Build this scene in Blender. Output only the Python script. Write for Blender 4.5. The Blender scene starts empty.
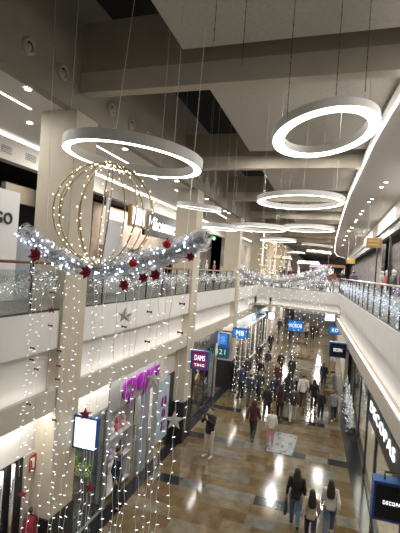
import bpy, math, random
import numpy as np
from mathutils import Vector, Matrix
random.seed(7)
PI = math.pi
SC = bpy.context.scene
COL = SC.collection

# ---------------------------------------------------------------- camera
FPX, EYE = 405.0, 7.0
YAW, ROLL = math.radians(17.8), math.radians(4.0)
CF = Vector((-math.sin(YAW), math.cos(YAW), 0))
_r0 = Vector((math.cos(YAW), math.sin(YAW), 0)); _u0 = Vector((0, 0, 1))
CR = _r0*math.cos(ROLL) + _u0*math.sin(ROLL)
CU = _u0*math.cos(ROLL) - _r0*math.sin(ROLL)
CC = Vector((0, 0, EYE))
cam = bpy.data.cameras.new('camera'); camo = bpy.data.objects.new('camera', cam); COL.objects.link(camo)
m = Matrix((CR, CU, -CF)).transposed().to_4x4(); m.translation = CC
camo.matrix_world = m
cam.sensor_fit = 'HORIZONTAL'; cam.sensor_width = 36; cam.lens = FPX/400*36; cam.clip_start = .05; cam.clip_end = 400
SC.camera = camo
vs = SC.view_settings
vs.view_transform = 'Standard'; vs.look = 'None'; vs.gamma = 1; vs.use_curve_mapping = False
vs.exposure = 0.45

def ray(x, y): return CF*FPX + CR*(x-200) - CU*(y-266.5)
def onx(x, y, X): d = ray(x, y); return CC + d*(X/d.x)
def ony(x, y, Y): d = ray(x, y); return CC + d*(Y/d.y)
def onz(x, y, Z): d = ray(x, y); return CC + d*((Z-EYE)/d.z)
def atd(x, y, dist): d = ray(x, y); return CC + d*(dist/math.hypot(d.x, d.y))

# ---------------------------------------------------------------- materials
MATS = {}
def mat(name, col, rough=.5, metal=0., emis=None, es=0., noise=0., nscale=4., trans=0., alpha=1., spec=None, sample=True):
    if name in MATS: return MATS[name]
    M = bpy.data.materials.new(name); M.use_nodes = True; MATS[name] = M
    nt = M.node_tree; b = nt.nodes['Principled BSDF']
    b.inputs['Base Color'].default_value = (*col, 1); b.inputs['Roughness'].default_value = rough; b.inputs['Metallic'].default_value = metal
    if spec is not None: b.inputs['Specular IOR Level'].default_value = spec
    if trans: b.inputs['Transmission Weight'].default_value = trans
    if alpha < 1: b.inputs['Alpha'].default_value = alpha
    if emis is not None:
        b.inputs['Emission Color'].default_value = (*emis, 1); b.inputs['Emission Strength'].default_value = es
    if noise:
        tc = nt.nodes.new('ShaderNodeTexCoord'); n = nt.nodes.new('ShaderNodeTexNoise'); n.inputs['Scale'].default_value = nscale; n.inputs['Detail'].default_value = 4
        r = nt.nodes.new('ShaderNodeValToRGB')
        r.color_ramp.elements[0].color = (*[c*(1-noise) for c in col], 1); r.color_ramp.elements[1].color = (*[min(1, c*(1+noise)) for c in col], 1)
        r.color_ramp.elements[0].position = .3; r.color_ramp.elements[1].position = .7
        nt.links.new(tc.outputs['Object'], n.inputs['Vector']); nt.links.new(n.outputs['Fac'], r.inputs['Fac']); nt.links.new(r.outputs['Color'], b.inputs['Base Color'])
    if not sample:
        try: M.cycles.emission_sampling = 'NONE'
        except Exception: pass
    return M
def col_mat(c, rough=.75): # plain coloured cloth or paint
    return mat('paint_%02x%02x%02x_%d' % (*[int(v*255) for v in c], int(rough*100)), c, rough, noise=.12, nscale=30)

WHITE = mat('fascia_white', (.74, .725, .70), .55, noise=.03, nscale=1.5)
CREAM = mat('column_cream', (.53, .47, .37), .55, noise=.05, nscale=2)
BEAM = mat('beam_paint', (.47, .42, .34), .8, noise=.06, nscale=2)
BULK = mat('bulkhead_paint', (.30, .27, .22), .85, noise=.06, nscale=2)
PANEL = mat('ceiling_panel', (.44, .415, .365), .85, noise=.07, nscale=14)
BLACKM = mat('plenum_black', (.012, .012, .014), .9)
SOFF = mat('soffit_white', (.66, .63, .58), .7, noise=.02)
LEDGE = mat('beam_beige', (.53, .49, .42), .6, noise=.03)
DARK = mat('dark_panel', (.02, .02, .022), .35)
GREYP = mat('grey_panel', (.30, .30, .31), .5, noise=.04)
STEEL = mat('brushed_steel', (.62, .62, .64), .28, 1.)
DSTEEL = mat('dark_steel', (.10, .10, .11), .35, .8)
WOOD = mat('handrail_wood', (.30, .15, .07), .4, noise=.2, nscale=8)
GLOW = mat('ring_diffuser', (1, 1, 1), .5, emis=(1, .97, .93), es=6.0)
STRIP = mat('led_strip', (1, 1, 1), .5, emis=(1, .95, .87), es=5.0)
COVE = mat('cove_led', (1, 1, 1), .5, emis=(1, .96, .90), es=2.0)
DOWN = mat('downlight_lens', (1, 1, 1), .5, emis=(1, .93, .8), es=25.0)
HOUSE = mat('ring_housing', (.62, .61, .58), .5)
BULB = mat('white_led_bulb', (1, 1, 1), .4, emis=(.90, .95, 1), es=2.6, sample=False)
GBULB = mat('blue_white_led_bulb', (1, 1, 1), .4, emis=(.66, .80, 1), es=3.6, sample=False)
WARMB = mat('warm_led_bulb', (1, .9, .7), .4, emis=(1, .80, .48), es=4.0, sample=False)
WIRE = mat('clear_wire', (.42, .41, .40), .5)
DWIRE = mat('dark_wire', (.06, .055, .05), .7)
GOLD = mat('gold_wire', (.42, .33, .20), .45, .6)
TINS = mat('silver_tinsel', (.72, .71, .72), .34, .7)
RED = mat('red_velvet', (.26, .008, .022), .6)
SILV = mat('silver_glitter', (.72, .70, .68), .4, .5, noise=.3, nscale=60)
BLUE = mat('sign_blue', (.012, .09, .33), .35)
LIGHTB = mat('lightbox_face', (1, 1, 1), .4, emis=(.80, .91, 1), es=1.05)

def glass_mat():
    M = bpy.data.materials.new('clear_glass'); M.use_nodes = True
    nt = M.node_tree; nt.nodes.clear()
    o = nt.nodes.new('ShaderNodeOutputMaterial'); mx = nt.nodes.new('ShaderNodeMixShader'); t = nt.nodes.new('ShaderNodeBsdfTransparent'); g = nt.nodes.new('ShaderNodeBsdfGlossy')
    fr = nt.nodes.new('ShaderNodeFresnel'); fr.inputs['IOR'].default_value = 1.45
    t.inputs['Color'].default_value = (.9, .93, .92, 1); g.inputs['Roughness'].default_value = .03
    ml = nt.nodes.new('ShaderNodeMath'); ml.operation = 'MULTIPLY'; ml.inputs[1].default_value = .5; nt.links.new(fr.outputs[0], ml.inputs[0]); nt.links.new(ml.outputs[0], mx.inputs[0]); nt.links.new(t.outputs[0], mx.inputs[1]); nt.links.new(g.outputs[0], mx.inputs[2]); nt.links.new(mx.outputs[0], o.inputs['Surface'])
    return M
GLASS = glass_mat()

def floor_mat():
    M = bpy.data.materials.new('stone_tiles'); M.use_nodes = True
    nt = M.node_tree; b = nt.nodes['Principled BSDF']; N = nt.nodes.new; L = nt.links.new
    tc = N('ShaderNodeTexCoord'); sx = N('ShaderNodeSeparateXYZ'); L(tc.outputs['Object'], sx.inputs[0])
    def math_(op, a, bb=None, c=None):
        n = N('ShaderNodeMath'); n.operation = op
        for i, v in enumerate((a, bb, c)):
            if v is None: continue
            if isinstance(v, (int, float)): n.inputs[i].default_value = v
            else: L(v, n.inputs[i])
        return n.outputs[0]
    T = .53
    u = math_('DIVIDE', sx.outputs[0], T*1.5); v = math_('DIVIDE', sx.outputs[1], T)
    fv = math_('FLOOR', v)
    # running bond: each row pushed along by its own amount
    wr = N('ShaderNodeTexWhiteNoise'); wr.noise_dimensions = '1D'; L(fv, wr.inputs['W'])
    u2 = math_('ADD', u, math_('MULTIPLY', wr.outputs['Value'], .8)); fu = math_('FLOOR', u2)
    cb = N('ShaderNodeCombineXYZ'); L(fu, cb.inputs[0]); L(fv, cb.inputs[1])
    w = N('ShaderNodeTexWhiteNoise'); w.noise_dimensions = '3D'; L(cb.outputs[0], w.inputs['Vector'])
    r = N('ShaderNodeValToRGB'); cr = r.color_ramp; cr.interpolation = 'CONSTANT'
    cols = [(0, (.118, .086, .044)), (.25, (.142, .112, .066)), (.45, (.105, .068, .032)), (.62, (.150, .128, .088)), (.8, (.126, .087, .040)), (.92, (.115, .109, .092))]
    cr.elements[0].color = (*cols[0][1], 1)
    cr.elements[1].position = cols[1][0]; cr.elements[1].color = (*cols[1][1], 1)
    for p, c in cols[2:]:
        e = cr.elements.new(p); e.color = (*c, 1)
    L(w.outputs['Value'], r.inputs['Fac'])
    # grey cross bands every 3.72 m
    band = math_('LESS_THAN', math_('MODULO', math_('ADD', fv, 600.0), 7.0), .5)
    rb = N('ShaderNodeValToRGB'); rb.color_ramp.interpolation = 'CONSTANT'
    rb.color_ramp.elements[0].color = (.15, .14, .12, 1); rb.color_ramp.elements[1].position = .55; rb.color_ramp.elements[1].color = (.022, .022, .024, 1)
    e = rb.color_ramp.elements.new(.3); e.color = (.08, .077, .072, 1)
    L(w.outputs['Value'], rb.inputs['Fac'])
    mx = N('ShaderNodeMixRGB'); L(band, mx.inputs[0]); L(r.outputs[0], mx.inputs[1]); L(rb.outputs[0], mx.inputs[2])
    nz = N('ShaderNodeTexNoise'); nz.inputs['Scale'].default_value = 3.5; nz.inputs['Detail'].default_value = 6; L(tc.outputs['Object'], nz.inputs['Vector'])
    mr = N('ShaderNodeMapRange'); mr.inputs['From Min'].default_value = .3; mr.inputs['From Max'].default_value = .7; mr.inputs['To Min'].default_value = .72; mr.inputs['To Max'].default_value = 1.25; L(nz.outputs['Fac'], mr.inputs['Value'])
    m2 = N('ShaderNodeMixRGB'); m2.blend_type = 'MULTIPLY'; m2.inputs[0].default_value = 1; L(mx.outputs[0], m2.inputs[1]); L(mr.outputs[0], m2.inputs[2])
    # joints
    ju = math_('LESS_THAN', math_('FRACT', u2), .012); jv = math_('LESS_THAN', math_('FRACT', v), .016)
    j = math_('MAXIMUM', ju, jv)
    m3 = N('ShaderNodeMixRGB'); L(j, m3.inputs[0]); L(m2.outputs[0], m3.inputs[1]); m3.inputs[2].default_value = (.13, .11, .085, 1)
    L(m3.outputs[0], b.inputs['Base Color']); b.inputs['Roughness'].default_value = .11; b.inputs['Specular IOR Level'].default_value = .3
    return M
FLOORM = floor_mat()
UFLOOR = mat('gallery_tiles', (.075, .065, .055), .3, noise=.25, nscale=2)

# ---------------------------------------------------------------- mesh builder
class MB:
    def __init__(s): s.v = []; s.f = []; s.mi = []; s.cur = 0
    def add(s, vs, fs):
        o = len(s.v); s.v += [tuple(v) for v in vs]
        for f in fs: s.f.append(tuple(i+o for i in f)); s.mi.append(s.cur)
        return s
    def box(s, x0, x1, y0, y1, z0, z1):
        v = [(x, y, z) for z in (z0, z1) for y in (y0, y1) for x in (x0, x1)]
        return s.add(v, [(0, 2, 3, 1), (4, 5, 7, 6), (0, 1, 5, 4), (2, 6, 7, 3), (0, 4, 6, 2), (1, 3, 7, 5)])
    def obox(s, c, ax, ay, az):
        c, ax, ay, az = Vector(c), Vector(ax), Vector(ay), Vector(az)
        v = [c + ax*i + ay*j + az*k for k in (-1, 1) for j in (-1, 1) for i in (-1, 1)]
        return s.add(v, [(0, 2, 3, 1), (4, 5, 7, 6), (0, 1, 5, 4), (2, 6, 7, 3), (0, 4, 6, 2), (1, 3, 7, 5)])
    def ext(s, polyA, polyB):
        n = len(polyA)
        return s.add(list(polyA)+list(polyB), [tuple(range(n))[::-1], tuple(range(n, 2*n))] + [(i, (i+1) % n, n+(i+1) % n, n+i) for i in range(n)])
    def loft(s, rings):
        n = len(rings[0]); vs = [p for r in rings for p in r]; fs = []
        for k in range(len(rings)-1):
            for i in range(n):
                j = (i+1) % n; fs.append((k*n+i, k*n+j, (k+1)*n+j, (k+1)*n+i))
        fs.append(tuple(range(n))[::-1]); fs.append(tuple((len(rings)-1)*n+i for i in range(n)))
        return s.add(vs, fs)
    def tube(s, path, r, n=6):
        path = [Vector(p) for p in path]; rs = r if isinstance(r, (list, tuple)) else [r]*len(path)
        rings = []; ref = None
        for i, p in enumerate(path):
            t = (path[min(i+1, len(path)-1)] - path[max(i-1, 0)]).normalized()
            if ref is None:
                ref = Vector((0, 0, 1)) if abs(t.z) < .9 else Vector((1, 0, 0))
            a = t.cross(ref)
            if a.length < 1e-4: ref = Vector((0, 1, 0)); a = t.cross(ref)
            a.normalize(); b = t.cross(a); ref = -b if False else ref
            rings.append([p + (a*math.cos(2*PI*k/n) + b*math.sin(2*PI*k/n))*rs[i] for k in range(n)])
        return s.loft(rings)
    def ell(s, c, rx, ry, rz, n=10, m=6):
        c = Vector(c); rings = []
        for k in range(m+1):
            th = max(.06, min(PI-.06, PI*k/m))
            rings.append([c + Vector((rx*math.sin(th)*math.cos(2*PI*i/n), ry*math.sin(th)*math.sin(2*PI*i/n), -rz*math.cos(th))) for i in range(n)])
        return s.loft(rings)
    def lathe(s, c, prof, n=48, ax=(0, 0, 1)):   # closed profile of (r, h)
        c = Vector(c); N_ = Vector(ax).normalized(); a = N_.cross(Vector((0, 1, 0)));
        if a.length < .1: a = N_.cross(Vector((1, 0, 0)))
        a.normalize(); b = N_.cross(a); k = len(prof); vs = []; fs = []
        for i in range(n):
            d = a*math.cos(2*PI*i/n) + b*math.sin(2*PI*i/n)
            vs += [c + d*r + N_*h for r, h in prof]
        for i in range(n):
            j = (i+1) % n
            for q in range(k):
                w = (q+1) % k; fs.append((i*k+q, j*k+q, j*k+w, i*k+w))
        return s.add(vs, fs)
    def disc(s, c, r, nrm, h=.01, n=16):
        c = Vector(c); N_ = Vector(nrm).normalized(); a = N_.orthogonal().normalized(); b = N_.cross(a)
        A = [c + (a*math.cos(2*PI*i/n) + b*math.sin(2*PI*i/n))*r for i in range(n)]
        return s.ext(A, [p + N_*h for p in A])
    def bulb(s, c, d, l, r):
        c = Vector(c); d = Vector(d).normalized(); a = d.orthogonal().normalized(); b = d.cross(a)
        v = [c - d*l, c + a*r, c + b*r, c - a*r, c - b*r, c + d*l]
        return s.add(v, [(0, 2, 1), (0, 3, 2), (0, 4, 3), (0, 1, 4), (5, 1, 2), (5, 2, 3), (5, 3, 4), (5, 4, 1)])
    def mesh(s, name, mats, smooth=False):
        me = bpy.data.meshes.new(name); me.from_pydata(s.v, [], s.f)
        for m_ in (mats if isinstance(mats, (list, tuple)) else [mats]): me.materials.append(m_)
        if any(s.mi): me.polygons.foreach_set('material_index', s.mi)
        if smooth: me.polygons.foreach_set('use_smooth', [True]*len(me.polygons))
        me.update(); return me
    def build(s, name, mats, parent=None, smooth=False, bevel=0., fix=True):
        me = s.mesh(name, mats, smooth)
        if fix:
            import bmesh
            bm = bmesh.new(); bm.from_mesh(me); bmesh.ops.recalc_face_normals(bm, faces=bm.faces); bm.to_mesh(me); bm.free()
        o = bpy.data.objects.new(name, me); COL.objects.link(o)
        if bevel:
            b = o.modifiers.new('bevel', 'BEVEL'); b.width = bevel; b.segments = 2; b.limit_method = 'ANGLE'
        if parent is not None: put(o, parent)
        return o
INV = {}
def put(o, parent):
    o.parent = parent; o.matrix_parent_inverse = parent.matrix_basis.inverted()
def empty(name, loc, rz=0.):
    o = bpy.data.objects.new(name, None); COL.objects.link(o); o.location = loc; o.rotation_euler = (0, 0, rz); o.empty_display_size = .1
    return o
def tag(o, label, cat, group=None, kind=None):
    o['label'] = label; o['category'] = cat
    if group: o['group'] = group
    if kind: o['kind'] = kind
    return o
def struct(o, label=None):
    o['kind'] = 'structure'
    if label: o['label'] = label
    return o
def box1(name, m_, b, parent=None, bevel=0.): return MB().box(*b).build(name, m_, parent, bevel=bevel)
ORD = ['first', 'second', 'third', 'fourth', 'fifth', 'sixth', 'seventh', 'eighth', 'ninth', 'tenth', 'eleventh', 'twelfth', 'thirteenth', 'fourteenth', 'fifteenth', 'sixteenth', 'seventeenth', 'eighteenth', 'nineteenth', 'twentieth', 'twenty-first', 'twenty-second', 'twenty-third', 'twenty-fourth', 'twenty-fifth', 'twenty-sixth', 'twenty-seventh', 'twenty-eighth']

def lettering(txt, m_, pos, right, up, size, parent, name='lettering', depth=.012, width=None, shear=0., bold=0.):
    c = bpy.data.curves.new(name, 'FONT'); c.body = txt; c.size = size; c.extrude = depth; c.align_x = 'CENTER'; c.align_y = 'CENTER'; c.shear = shear; c.offset = bold; c.space_character = 1.12; c.resolution_u = 3
    o = bpy.data.objects.new(name, c); COL.objects.link(o)
    bpy.context.view_layer.update()
    dg = bpy.context.evaluated_depsgraph_get()
    me = bpy.data.meshes.new_from_object(o.evaluated_get(dg)); bpy.data.objects.remove(o); bpy.data.curves.remove(c)
    me.name = name; me.materials.clear(); me.materials.append(m_)
    o = bpy.data.objects.new(name, me); COL.objects.link(o)
    r = Vector(right).normalized(); u = Vector(up).normalized(); n = r.cross(u)
    sx = 1.
    if width:
        xs = [v.co.x for v in me.vertices]; w = max(xs)-min(xs); sx = width/w
    M_ = Matrix((r, u, n)).transposed().to_4x4()
    for v in me.vertices: v.co.x *= sx
    me.transform(M_); me.transform(Matrix.Translation(Vector(pos)))
    put(o, parent); return o

# ================================================================ SETTING
ZU = 5.75          # upper floor level
def XR(y): return 1.87 - .045*y         # edge of the void on the right
# lower floor
struct(box1('floor', FLOORM, (-11, 5.5, -3, 75, -.2, 0)), 'polished brown and beige stone tile floor of the lower mall')
MB().box(-5.62, -5.2, -3, 45, 0, .006).build('trim_1', mat('black_granite', (.018, .018, .02), .15)).__setitem__('kind', 'structure')
o = MB().ext([(1.72+.12, -3, 0), (1.9, -3, 0), (1.9, -3, .006), (1.72+.12, -3, .006)], [(.55, 30, 0), (1.5, 30, 0), (1.5, 30, .006), (.55, 30, .006)]).build('trim_2', mat('black_granite', (0, 0, 0))); struct(o)
# left fascia: slab, curb, recess with hidden LED, lower beam
def fascia(name, P0, P1, inward, m_=WHITE):
    # inward = unit vector pointing away from the void
    P0, P1, I = Vector(P0), Vector(P1), Vector(inward)
    prof = [(0, 5.13), (0, 5.9), (.10, 5.9), (.10, ZU), (.9, ZU), (.9, 3.9), (.5, 3.9), (.45, 4.22), (.2, 4.3), (.2, 5.13)]
    prof = [(0, 5.13), (0, 5.9), (.10, 5.9), (.10, ZU-.02), (.9, ZU-.02), (.9, 3.85), (.22, 3.85), (.22, 5.13)]
    A = [P0 + I*a + Vector((0, 0, z)) for a, z in prof]; B = [P1 + I*a + Vector((0, 0, z)) for a, z in prof]
    return struct(MB().ext(A, B).build(name, m_))
def ledge(name, P0, P1, inward):
    P0, P1, I = Vector(P0), Vector(P1), Vector(inward)
    prof = [(-.04, 3.85), (-.04, 4.3), (.0, 4.3), (.0, 4.22), (.222, 4.22), (.222, 3.85)]
    A = [P0 + I*a + Vector((0, 0, z)) for a, z in prof]; B = [P1 + I*a + Vector((0, 0, z)) for a, z in prof]
    return struct(MB().ext(A, B).build(name, LEDGE))
def covestrip(name, P0, P1, inward):
    P0, P1, I = Vector(P0), Vector(P1), Vector(inward)
    prof = [(.03, 4.225), (.03, 4.245), (.10, 4.245), (.10, 4.225)]
    A = [P0 + I*a + Vector((0, 0, z)) for a, z in prof]; B = [P1 + I*a + Vector((0, 0, z)) for a, z in prof]
    return struct(MB().ext(A, B).build(name, COVE))
LA, LB = (-5.2, -2.5, 0), (-5.2, 30, 0)
RA, RB = (XR(-2.5), -2.5, 0), (XR(27.6), 27.6, 0)
LB2, RB2 = (-5.2, 31, 0), (XR(28.3), 28.3, 0)
for i, (a, b, inw) in enumerate(((LA, LB2, Vector((-1, 0, 0))), (RB2, RA, Vector((1, .045, 0)).normalized()))):
    fascia('trim_%d' % (3+i*3), a, b, inw); ledge('trim_%d' % (4+i*3), a, b, inw); covestrip('trim_%d' % (5+i*3), a, b, inw)
# the far edge of the void has a shallower band, its corner with the left side cut off
farp = [Vector(p) for p in ((-5.3, 28.6, 0), (-4.9, 29.3, 0), (-4.0, 29.5, 0), (XR(27.6)+.1, 27.6, 0))]
for q in range(3):
    a, b = farp[q], farp[q+1]; I = Vector((-(b-a).y, (b-a).x, 0)).normalized()
    for nm, m_, prof in (('trim_%d' % (9+q*3), WHITE, [(0, 5.13), (0, 5.9), (.10, 5.9), (.10, ZU-.02), (.9, ZU-.02), (.9, 4.5), (.22, 4.5), (.22, 5.13)]), ('trim_%d' % (10+q*3), LEDGE, [(-.04, 4.5), (-.04, 4.66), (0, 4.66), (0, 4.6), (.222, 4.6), (.222, 4.5)]), ('trim_%d' % (11+q*3), COVE, [(.03, 4.605), (.03, 4.625), (.10, 4.625), (.10, 4.605)])):
        struct(MB().ext([a + I*u_ + Vector((0, 0, z)) for u_, z in prof], [b + I*u_ + Vector((0, 0, z)) for u_, z in prof]).build(nm, m_))
# upper floors
u = MB(); u.box(-11, -5.3, -3, 30, ZU-.4, ZU); u.box(-11, 6, 30, 112, ZU-.4, ZU)
u.ext([(-5.3, 30.01, ZU-.4), (XR(27.6)+.1, 28.3, ZU-.4), (6, 28.3, ZU-.4), (6, 30.01, ZU-.4)], [(-5.3, 30.01, ZU), (XR(27.6)+.1, 28.3, ZU), (6, 28.3, ZU), (6, 30.01, ZU)])
u.ext([(XR(-3)+.1, -3, ZU-.4), (6, -3, ZU-.4), (6, 27.7, ZU-.4), (XR(27.7)+.1, 27.7, ZU-.4)], [(XR(-3)+.1, -3, ZU), (6, -3, ZU), (6, 27.7, ZU), (XR(27.7)+.1, 27.7, ZU)])
u.box(-5.3, 2.1, -3, -.6, ZU-.4, ZU)
struct(u.build('floor_upper', UFLOOR), 'dark tiled gallery floor of the upper level')
# columns on the left
for i, y in enumerate((7.05, 15.1, 23.2)):
    c = MB().box(-6.0, -5.13, y, y+.8, 1.6, 10.03).build('trim_%d' % (20+i), CREAM, bevel=.015); struct(c, 'cream square column, %s from the camera' % ORD[i])
    b_ = MB().box(-6.03, -5.10, y-.03, y+.83, 0, 1.6).build('column_base', DARK); put(b_, c); b_['label'] = 'glossy black base'
ZP = 10.85
# left bulkhead, plenum, beams, panels
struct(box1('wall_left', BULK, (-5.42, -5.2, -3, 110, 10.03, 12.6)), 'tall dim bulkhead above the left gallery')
struct(box1('ceiling', BLACKM, (-5.5, 6, -3, 112, 12.6, 12.8)), 'black open ceiling space')
for k in range(16):
    y = 7.2 + 6.3*k
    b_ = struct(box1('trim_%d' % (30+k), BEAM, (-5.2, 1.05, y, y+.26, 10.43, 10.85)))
    put(box1('beam_web', mat('beam_paint_shaded', (.30, .255, .195), .85, noise=.06, nscale=2), (-5.2, 1.05, y+.02, y+.24, 10.85, 11.9 if k == 0 else 11.65)), b_)  # web has the beam's paint; missing light is put into its darker colour
struct(box1('ceiling_panel', PANEL, (-2.76, 1.6, -3, 6.72, ZP, ZP+.08)))
for k in range(15):
    y = 7.2 + 6.3*k + .26
    struct(box1('ceiling_panel', PANEL, (-2.74, 1.6, y, y+5.5, ZP, ZP+.08)))
for k in range(6):
    hx, hy = -.9 + .8*(k % 3), 7.9 + 1.9*(k//3)
    # small sprinkler heads under the panels
    t = MB().tube([(hx, hy, ZP), (hx, hy, ZP-.06)], .02, 6); t.disc((hx, hy, ZP-.065), .035, (0, 0, 1), .01, 8)
    tag(t.build('ceiling_sprinkler', DSTEEL), 'small dark sprinkler head under ceiling panel beyond first beam, %s' % ['nearer left', 'nearer middle', 'nearer right', 'farther left', 'farther middle', 'farther right'][k], 'sprinkler', 'ceiling sprinklers')
# left gallery soffit and shop fascia
s = MB().box(-8.15, -5.42, -3, 60, 10.03, 10.2).build('ceiling_left', SOFF); struct(s, 'white soffit over the left gallery')
struct(box1('trim_50', SOFF, (-8.35, -8.05, -3, 60, 9.38, 9.96)))
struct(box1('trim_51', mat('gallery_cove_led', (1, 1, 1), .5, emis=(1, .96, .90), es=5.0), (-8.14, -8.05, -3, 60, 9.965, 10.0)))
for i, (a, b) in enumerate(((2.0, 6.9), (8.6, 13.4), (15.2, 18.6), (20, 24), (26, 32))):
    t = MB().box(-6.175, -6.135, a, b, 10.018, 10.032).build('linear_light', STRIP); tag(t, 'linear LED light recessed in the left gallery soffit, %s from the camera' % ORD[i], 'ceiling light', 'linear gallery lights')
def downlight(c, label, group, r=.055, nrm=(0, 0, -1)):
    root = empty('downlight', c)
    MB().lathe(c, [(r, -.012), (r+.025, -.012), (r+.025, .002), (r, .002)], 16).build('trim_ring', WHITE, root)
    MB().disc(Vector(c)+Vector((0, 0, .0)), r, (0, 0, -1), .008, 14).build('lens', DOWN, root)
    return tag(root, label, 'ceiling light', group)
for i, (px, py) in enumerate(((28, 89), (30, 123), (125, 149), (177, 181), (207, 199), (225, 211), (229, 213))):
    downlight(onz(px, py, 10.02), 'small round downlight in the left gallery soffit, %s from the left' % ORD[i], 'left gallery downlights', .06 if i < 2 else .07)
for i, px in enumerate(((6, 149), (31, 158), (106, 193))):
    p = onx(*px, -8.05); root = empty('air_vent', p)
    MB().box(p.x, p.x+.02, p.y-.2, p.y+.2, p.z-.1, p.z+.1).build('frame', SOFF, root)
    g = MB()
    for q in range(4): g.box(p.x+.02, p.x+.03, p.y-.17, p.y+.17, p.z-.085+q*.045, p.z-.06+q*.045)
    g.build('grille', DARK, root)
    tag(root, 'dark air vent above the left upper shops, %s from the left' % ORD[i], 'vent', 'left gallery vents')
# round jet nozzles on the bulkhead
for i, y in enumerate((5.66, 6.6, 8.44, 9.45, 10.43, 11.4, 14.2, 15.1, 16.0, 17.0, 18.0, 20.2, 21.2, 22.2)):
    root = empty('air_nozzle', (-5.2, y, 10.58))
    MB().lathe((-5.2, y, 10.58), [(.155, 0), (.155, .03), (.12, .07), (.085, .05), (.085, 0)], 28, (1, 0, 0)).build('collar', mat('nozzle_grey', (.42, .39, .33), .5), root, smooth=False)
    MB().disc((-5.185, y, 10.58), .10, (1, 0, 0), .012, 24).build('throat', DARK, root)
    h = MB().ell((-5.165, y-.03, 10.545), .05, .07, .065, 12, 6).build('jet', mat('nozzle_grey', (0, 0, 0)), root, smooth=True)
    tag(root, 'round air nozzle on the left bulkhead, %s from the camera' % ORD[i], 'air nozzle', 'bulkhead air nozzles')

# right gallery soffit with its curved lit edge
zs = 10.3
edge = []
for px in ((430, 42), (415, 71), (400, 100), (387, 121), (375, 142), (362, 170), (350, 195), (344, 212), (340, 225), (336, 240), (335, 248), (336.5, 254), (341, 259), (350, 263)):
    p = onz(*px, zs) if px[1] < 250 else None
    if p is None:
        p = {248: Vector((.28, 50, zs)), 254: Vector((.45, 60, zs)), 259: Vector((1.0, 70, zs)), 263: Vector((2.4, 76, zs))}[px[1]]
    edge.append(Vector((p.x, p.y, zs)))
edge.insert(0, Vector((edge[0].x+.15, -3, zs)))
inner = 2.46
A = [(p.x, p.y, zs) for p in edge] + [(inner+.6, 76, zs), (inner+.6, -3, zs)]
SOFR = struct(MB().ext(A, [(x, y, zs+.36) for x, y, z in A]).build('ceiling_right', SOFF), 'white curved soffit over the right gallery')
t = MB()
L_ = [(p.x-.0, p.y) for p in edge]
for (x0, y0), (x1, y1) in zip(L_[:-1], L_[1:]):
    t.add([(x0-.03, y0, zs-.01), (x0, y0, zs-.01), (x1, y1, zs-.01), (x1-.03, y1, zs-.01), (x0-.03, y0, zs+.045), (x0, y0, zs+.045), (x1, y1, zs+.045), (x1-.03, y1, zs+.045)], [(0, 1, 2, 3), (7, 6, 5, 4), (0, 4, 5, 1), (2, 6, 7, 3), (0, 3, 7, 4), (1, 5, 6, 2)])
put(t.build('edge_light', STRIP), SOFR)
struct(box1('trim_52', SOFF, (inner, inner+.5, -3, 76, 9.5, zs)))
for i, px in enumerate(((386, 182), (381.5, 187), (372, 199), (369, 202), (362.5, 211), (360.5, 214), (356.5, 220), (355, 222), (352, 227.5), (349, 231), (346.5, 236), (344.5, 240), (343, 245), (391, 218))):
    downlight(onz(*px, zs-.005), 'small round downlight in the right curved soffit, %s from the camera' % ORD[i], 'right soffit downlights', .06 if i < 8 else .09)

# ================================================================ RING LIGHTS
def ring(c, r, tx, ty, label, wd=.13, ht=.13, wire_top=10.85):
    c = Vector(c); N_ = Vector((tx, ty, 1)).normalized()
    root = empty('ring_light', c)
    MB().lathe(c, [(r, 0), (r, ht), (r-wd, ht), (r-wd, 0), (r-wd+.012, 0), (r-wd+.012, .02), (r-.012, .02), (r-.012, 0)], 72, N_).build('housing', HOUSE, root)
    MB().lathe(c, [(r-.012, .003), (r-.012, .015), (r-wd+.012, .015), (r-wd+.012, .003)], 72, N_).build('diffuser', GLOW, root)
    a = N_.orthogonal().normalized(); b = N_.cross(a)
    for k in range(3):
        an = PI/2 + 2*PI*k/3; p = c + Vector((math.cos(an), math.sin(an), -(tx*math.cos(an)+ty*math.sin(an))))*(r-wd/2)*.98 + N_*ht
        top = wire_top if p.x > -2.72 else 12.58
        MB().tube([p, (p.x, p.y, top)], .0045, 5).build('cable', WIRE, root)
    return tag(root, label, 'ring light', 'hanging ring lights')
ring((-2.81, 5.261, 8.45), 1., .078, .01, 'large glowing ring light hung above the gold wire sphere', .125, .14)
ring((-.26, 8.041, 9.675), 1., -.18, .13, 'largest tilted glowing ring light close under the ceiling at upper right', .235, .16)
ring((-.779, 9.727, 8.651), 1., -.019, .003, 'flat glowing ring light whose right end touches the curved soffit edge', .13, .11)
for (px, py, hw, r, tx, ty, lab) in (
    (199, 209, 23, .72, .10, -.05, 'thin ring light seen nearly edge-on beside the second cream column'),
    (258, 229.5, 28, 1., .0, .0, 'glowing ring light hanging right of the third cream column'),
    (220, 229, 18, .55, .04, 0, 'ring light partly behind the top of the third cream column'),
    (308, 230, 25, 1., 0, 0, 'ring light below and behind the flat ring near the soffit edge'),
    (278, 241, 18, 1., 0, 0, 'ring light directly above the far wire sphere'),
    (317, 246, 15, 1., .06, -.05, 'upper of the two far ring lights beside the soffit curve'),
    (319, 252.5, 12, 1., .06, 0, 'lower of the two far ring lights beside the soffit curve'),
    (296, 253, 9, 1., 0, 0, 'smallest far ring light behind the far wire sphere')):
    ring(atd(px, py, r/hw*FPX*1.03), r, tx, ty, lab)

BTIN = mat('bright_tinsel', (.80, .83, .90), .4, .45)
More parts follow.
